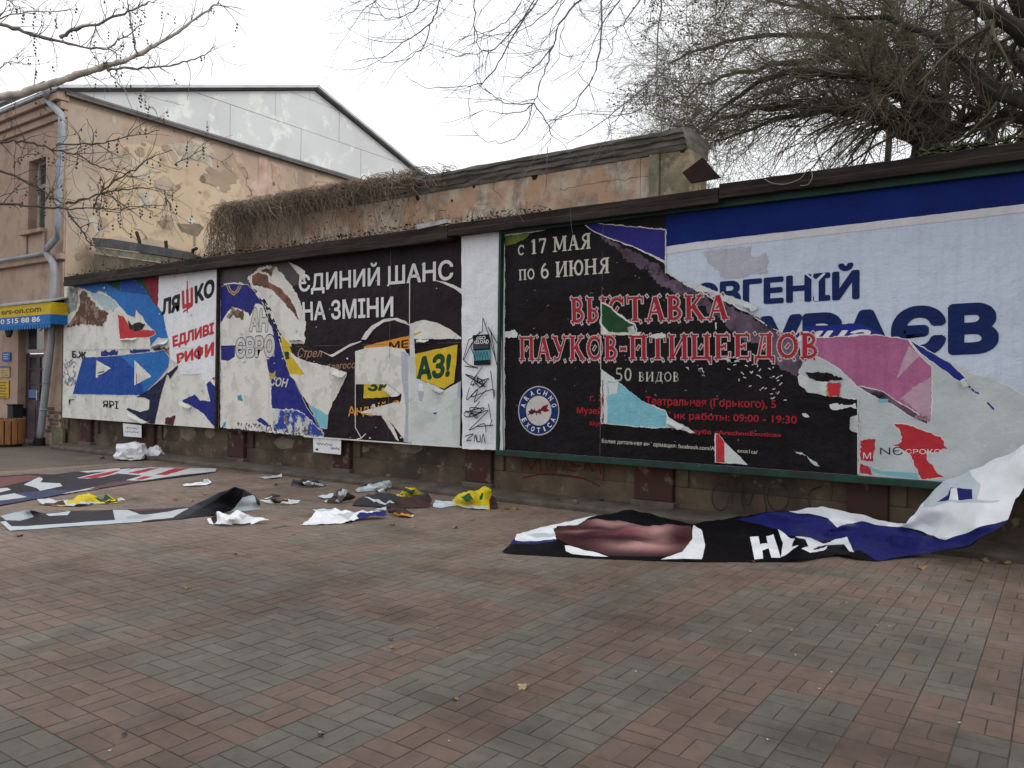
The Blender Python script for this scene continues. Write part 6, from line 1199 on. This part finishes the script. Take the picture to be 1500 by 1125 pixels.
# brown seed bunches and dead leaves at its left side
rng = random.Random(4); nodes = []
for k in range(34):
    p = on_y(rng.uniform(985, 1130), rng.uniform(20, 210), TY-1.2+rng.uniform(-.5, 1.5)); d = Vector((rng.uniform(-1, -0.1), rng.uniform(-.5, .3), rng.uniform(-0.4, 0.6)))
    grow(tb, TWIGB, p, d, rng.uniform(0.5, 0.9), 0.007, 2, rng, 0.12, 0.6, 4, 0.25, 0.6, 5, nodes, 0.5, 0.002)
DEAD = mat('dead_leaf', (0.15, 0.12, 0.10), (0.10, 0.082, 0.068), scale=4, rough=1)
for p, d in nodes:
    for j in range(3):
        q = p+Vector((rng.gauss(0, .05), rng.gauss(0, .05), rng.gauss(-.03, .04))); a = Vector((rng.gauss(0, 1), rng.gauss(0, 1), rng.gauss(0, 1))).normalized()*rng.uniform(0.012, 0.026); c = a.cross(Vector((rng.gauss(0, 1), rng.gauss(0, 1), 1))).normalized()*a.length*0.6
        tb.add([q-a, q-c, q+a, q+c], [(0, 1, 2, 3)], DEAD)
tb.build('dead_leaves', t)
# --- thick tree at the right edge
rng = random.Random(9); TY2 = 10.6; b0 = on_y(1560, 150, TY2); t = empty('bare_tree', 'thick dark tree at the right edge with a heavy branch arching left', 'tree', (b0.x, TY2, 0), 'leafless trees')
mb = MB(); tp = limb_path([Vector((b0.x+0.1, TY2, 0)), Vector((b0.x, TY2, 3)), b0, on_y(1520, 40, TY2), on_y(1480, -60, TY2), on_y(1475, -200, TY2), on_y(1440, -330, TY2), on_y(1450, -450, TY2)], 0.02, rng); mb.tube(tp, taper(0.30, 0.02, len(tp)), 10, BARKD); mb.build('trunk', t, smooth=True)
mb = MB(); tw = MB()
for pl in ([(1548,175,0),(1500,152,0),(1460,130,.1),(1410,92,.2),(1370,55,.3),(1300,28,.4),(1220,25,.4)], [(1530,60,0),(1480,35,-.2),(1440,12,-.3),(1400,-6,-.3),(1330,-20,-.4)], [(1545,130,0),(1490,90,.8),(1440,60,1.2),(1380,75,1.6)], [(1550,180,0),(1500,170,.6),(1440,180,1.2),(1400,205,1.6)]):
    L = limb_path(tree_pts(pl, TY2), 0.02, rng); rad = taper(0.11, 0.02, len(L)); mb.tube(L, rad, 8, BARKD, False)
    for k in range(22):
        i = rng.randrange(3, len(L)); nd = Vector((rng.gauss(-0.3, 0.6), rng.gauss(0.1, 0.5), rng.gauss(0.1, 0.6))).normalized(); grow(tw, TWIGD if k % 3 else TWIGB, L[i], nd, rng.uniform(0.6, 1.3), max(0.006, rad[i]*0.3), 2, rng, 0.2, 0.55, 4, 0.22, 0.62, 7, None, 0.5, 0.002)
for k in range(40):
    i = rng.randrange(17, len(tp)); grow(tw, TWIGD, tp[i], Vector((rng.gauss(0, 1), rng.gauss(0, .8), rng.uniform(0, 1))), rng.uniform(.7, 1.5), 0.02, 2, rng, 0.02, 0.55, 5, 0.2, 0.62, 6, None, 0.4, 0.003)
mb.build('limb', t, smooth=True); tw.build('twigs', t)
# --- trees further back fill the gaps between the two
for seed, px, yy, lab in ((5, 1450, 17, 'brown twiggy tree far behind the wall at the right edge'), (6, 1300, 19, 'brown twiggy tree far behind the tangled dark tree')):
    rng = random.Random(seed); b0 = on_y(px, 190, yy); t = empty('bare_tree', lab, 'tree', (b0.x, yy, 0), 'leafless trees')
    mb = MB(); tp = limb_path([Vector((b0.x, yy, 0)), Vector((b0.x+.1, yy, 2.5)), b0, b0+Vector((-.1, 0, 2.2)), b0+Vector((0, 0, 4))], 0.03, rng); rad = taper(0.11, 0.03, len(tp)); mb.tube(tp, rad, 8, BARKD); mb.build('trunk', t, smooth=True)
    tw = MB()
    for k in range(80):
        i = rng.randrange(6, len(tp)); a = rng.random()*6.3; nd = Vector((math.cos(a), math.sin(a)*0.6, rng.uniform(-0.1, 0.9))); grow(tw, TWIGB, tp[i], nd, rng.uniform(1.2, 2.4), 0.016, 2, rng, 0.05, 0.6, 6, 0.22, 0.6, 6, None, 0.4, 0.003)
    tw.build('twigs', t)
# --- drooping branches from a tree that stands right of the camera and leans over
rng = random.Random(17); t = empty('bare_tree', 'long thin drooping twigs hanging from above into the middle of the sky', 'tree', (3.6, 6.2, 0), 'leafless trees')
TWIGS = mat('grey_twig', (0.17, 0.17, 0.20), (0.12, 0.115, 0.13), scale=3, rough=0.9)
top = Vector((3.2, 6.2, 7.2)); mb = MB(); tp = limb_path([Vector((3.6, 6.2, 0)), Vector((3.5, 6.2, 3)), top, top+Vector((-.5, 0, 1.5))], 0.02, rng); mb.tube(tp, taper(0.26, 0.12, len(tp)), 10, BARKD); mb.build('trunk', t, smooth=True)
mb = MB(); shade_crown = MB(); rngc = random.Random(31)
for tgt in ((1.6, 3.0, 7.4), (2.4, 1.2, 7.2), (4.5, 2.0, 7.6), (6.5, 3.6, 7.0), (8.5, 5.0, 6.6), (7.5, 1.6, 6.4), (9.8, 3.4, 7.4), (5.6, 0.2, 7.2), (8.8, 6.6, 5.6), (7.0, 5.2, 8.4), (10.5, 5.6, 6.2)):  # unseen crown limbs and twigs, added out of view to shade the right foreground
    L = limb_path([top-Vector((0, 0, 2.2)), top+Vector((0.1, -.4, 0)), (top+Vector(tgt))/2+Vector((0, 0, .8)), Vector(tgt)], 0.04, rngc); rad = taper(0.10, 0.03, len(L)); mb.tube(L, rad, 6, BARKD, False)
    for k in range(34):
        i = rngc.randrange(4, len(L)); grow(shade_crown, TWIGD, L[i], Vector((rngc.gauss(0, 1), rngc.gauss(-.2, 1), rngc.gauss(.2, .5))), rngc.uniform(.8, 1.6), 0.026, 2, rngc, 0.03, 0.6, 6, 0.2, 0.65, 5, None, 0.4, 0.009)
mb.build('limb', t); shade_crown.build('twigs', t)
C4 = lambda *xy: [(500+x/3, y/3) for x, y in xy]
strands = [C4((900,-90),(860,0),(760,150),(690,280),(620,365),(540,380),(380,385),(310,355)), C4((1090,-90),(1050,0),(960,100),(930,200),(890,330),(850,440),(800,570),(740,620),(650,622),(570,570)), C4((1150,-90),(1145,0),(1136,220),(1090,370),(1000,490),(940,528),(850,518)), C4((1412,-90),(1410,0),(1390,200),(1382,400),(1372,560)), C4((1385,330),(1250,450),(1100,570),(1020,602)), C4((470,-80),(435,0),(390,100),(300,170),(200,240),(110,262)), C4((390,100),(370,190),(310,250),(240,276)), C4((850,460),(910,560),(918,610),(905,672)), C4((1050,-60),(975,120),(960,250)), C4((590,-60),(585,60),(592,160),(620,240),(615,320)),
           C4((800,-60),(775,40),(700,110),(600,150),(520,160)), C4((880,-40),(700,190),(600,230),(500,240),(400,215)), C4((1340,-40),(1250,90),(1200,150),(1190,220),(1160,160)), C4((850,450),(730,455),(680,430),(620,390)), C4((930,200),(850,300),(780,340),(700,335)), C4((1000,-60),(900,60),(780,140),(640,165)), C4((300,-60),(345,0),(300,60),(230,85),(180,70),(165,20)), C4((1260,-50),(1150,100),(1080,250),(1040,320)), C4((180,-50),(120,30),(40,48)), C4((1250,450),(1200,560),(1160,620)), C4((1330,470),(1240,510),(1100,500)), C4((850,450),(790,490),(700,495),(620,485))]
DD = 7.6; mb = MB(); tw = MB(); roots = []
for pl in strands:
    z = rng.uniform(-.5, .5); pts = [at(a, c, DD+z) for a, c in pl]; L = limb_path(pts, 0.008, rng); r0 = 0.011 if pl[0][1] < -20 else 0.007; rad = taper(r0, 0.0022, len(L)); mb.tube(L, rad, 4, TWIGS, False)
    if pl[0][1] < -10: roots.append(L[0])
    for k in range(len(L)//4+2):
        i = rng.randrange(1, len(L)); dl = (L[i]-L[i-1]).normalized(); side = RT*rng.choice((-1, -1, 1))*rng.uniform(0.3, 0.8)+UP*rng.uniform(-0.4, 0.15)+FW*rng.gauss(0, 0.3)
        grow(tw, TWIGS, L[i], dl*0.6+side, rng.uniform(0.2, 0.7), 0.0038, 1 if rng.random() < 0.6 else 0, rng, -0.05, 0.5, 2, 0.15, 0.6, 7, None, 0.6, 0.0016)
for k in range(22):
    px = rng.uniform(560, 985); p = at(px, rng.uniform(-60, 10), DD+rng.uniform(-.6, .6)); nd = RT*rng.uniform(-1, 0.2)-UP*rng.uniform(0.2, 0.9)+FW*rng.gauss(0, .3)
    grow(tw, TWIGS, p, nd, rng.uniform(0.4, 0.9), 0.0045, 2, rng, -0.02, 0.5, 3, 0.18, 0.62, 7, None, 0.6, 0.0016)
mb.build('hanging_branch', t); tw.build('twigs', t)
mb = MB()
for q in roots:
    mid = (q+top)/2+Vector((0, 0, 1.0)); L = limb_path([top, mid+Vector((0.5, 0, 0.3)), (q*0.8+mid*0.2)+Vector((0, 0, 0.5)), q], 0.02, rng); mb.tube(L, taper(0.030, 0.011, len(L)), 5, TWIGS, False)
mb.build('limb', t)
# --- tree at the left, off the frame, reaching in with two sprays of branches
rng = random.Random(23); DL = 7.0; tb_ = at(-420, 560, DL); t = empty('bare_tree', 'tree reaching in from the left with knobbly branches and small hanging seed balls', 'tree', (tb_.x, tb_.y, 0), 'leafless trees')
PALEB = mat('pale_bark', (0.50, 0.46, 0.40), (0.30, 0.27, 0.235), scale=7, rough=0.9, bump=0.4, bscale=25); TWIGP = mat('taupe_twig', (0.20, 0.175, 0.165), (0.14, 0.12, 0.115), scale=3, rough=0.9); TWIGK = mat('black_twig', (0.06, 0.048, 0.04), (0.095, 0.08, 0.068), scale=3, rough=0.9)
mb = MB(); tp = limb_path([Vector((tb_.x, tb_.y, 0)), Vector((tb_.x, tb_.y, 2)), at(-400, 250, DL), at(-380, 0, DL), at(-380, -200, DL)], 0.02, rng); mb.tube(tp, taper(0.22, 0.10, len(tp)), 10, PALEB); mb.build('trunk', t, smooth=True)
H = lambda *xy: [(x/3, y/3) for x, y in xy]
upper = [(H((-1160,560),(-400,470),(0,428),(120,405),(250,362),(340,330),(440,298),(520,275),(600,245),(700,190),(800,125),(900,55),(960,10)), 0.042, PALEB), (H((-1150,20),(-300,60),(0,110),(120,145),(250,180),(380,208),(470,215),(520,240)), 0.024, TWIGP), (H((270,170),(330,130),(430,105),(540,60),(640,20),(700,-10)), 0.018, TWIGP), (H((600,245),(580,140),(568,40),(560,-20)), 0.010, TWIGP), (H((470,305),(600,300),(720,292),(820,268),(900,240),(950,200)), 0.012, TWIGP), (H((470,215),(560,150),(640,95)), 0.007, TWIGP), (H((470,305),(510,350),(550,400),(620,410)), 0.006, TWIGP), (H((-40,95),(40,65),(150,50),(330,45)), 0.008, TWIGP), (H((-40,400),(0,300),(60,270),(130,290)), 0.006, TWIGP), (H((420,105),(400,210),(440,275)), 0.006, TWIGP), (H((0,-10),(60,20),(100,60)), .006, TWIGP)]
lower = [(H((-1150,620),(-400,650),(0,625),(100,625),(180,640),(260,665),(340,680),(420,725),(480,745),(560,770),(610,785)), 0.012, TWIGK), (H((-1150,740),(-300,700),(0,752),(90,785),(170,830),(230,870),(290,895)), 0.015, TWIGK), (H((-1150,900),(-400,880),(0,893),(150,908),(290,915),(400,915),(470,925),(530,935)), 0.014, TWIGK), (H((290,895),(370,875),(460,848),(540,835),(650,828),(720,835)), 0.010, TWIGK), (H((250,640),(400,635),(500,615),(600,595),(700,575)), 0.008, TWIGK), (H((410,910),(450,840),(520,785),(600,735),(670,690),(760,660)), 0.009, TWIGK), (H((300,930),(350,1000),(390,1060),(420,1090)), 0.009, TWIGK), (H((720,835),(730,870),(750,895)), 0.005, TWIGK), (H((770,725),(850,680),(905,645)), 0.004, TWIGK), (H((410,915),(520,920),(640,905),(720,905)), 0.005, TWIGK), (H((60,735),(90,690),(130,680)), .006, TWIGK), (H((190,905),(210,860),(235,820)), .006, TWIGK), (H((340,680),(350,610),(330,580)), .005, TWIGK)]
mbs = {}
SEED = MB()
def seedball(p):
    for j in range(rng.randrange(1, 4)):
        r = rng.uniform(0.008, 0.013); q = p+Vector((rng.gauss(0, .004), rng.gauss(0, .004), -0.028*j)); SEED.add([q+Vector((r, 0, 0)), q+Vector((0, r, 0)), q+Vector((-r, 0, 0)), q+Vector((0, -r, 0)), q+Vector((0, 0, r*1.1)), q-Vector((0, 0, r*1.1))], [(0, 1, 4), (1, 2, 4), (2, 3, 4), (3, 0, 4), (1, 0, 5), (2, 1, 5), (3, 2, 5), (0, 3, 5)], TWIGK)
tw = MB()
for grp, dist in ((upper, DL), (lower, DL-0.4)):
    for pl, r0, m in grp:
        z = rng.uniform(-.25, .25); L = limb_path([at(a, c, dist+z*min(1, max(0, a/150))) for a, c in pl], 0.006 if r0 < 0.03 else 0.004, rng, 5); rad = [v*rng.uniform(0.85, 1.25) for v in taper(r0, max(0.0028, r0*0.16), len(L))]
        mb = MB(); mb.tube(L, rad, 7 if r0 > 0.02 else 5, m, False); mb.build('branch', t, smooth=True)
        vis = [i for i in range(1, len(L)) if (L[i]-CO).dot(RT)/(L[i]-CO).dot(FW) > -0.75]
        for k in range(int(len(vis)*0.55)+3):
            i = rng.choice(vis); dl = (L[i]-L[i-1]).normalized(); s_ = UP*rng.gauss(0.1, 0.9)+RT*rng.uniform(-.2, 0.6)+FW*rng.gauss(0, .5); nodes = []
            grow(tw, m if m is not PALEB else TWIGP, L[i], dl*0.5+s_, rng.uniform(0.08, 0.38), min(0.0045, rad[i]*0.6), 1 if rng.random() < 0.45 else 0, rng, 0.02, 0.7, 2, 0.3, 0.6, 5, nodes, 0.5, 0.0017)
            for p, d in nodes:
                if rng.random() < 0.13:
                    h = rng.uniform(0.02, 0.07); tw.tube([p, p-Vector((0, 0, h))], 0.0012, 3, TWIGK, False); seedball(p-Vector((0, 0, h)))
        for k in range(2):
            i = rng.choice(vis); seedball(L[i]-Vector((0, 0, 0.02)))
tw.build('twigs', t); tag(SEED.build('seed_balls', t), kind='stuff')
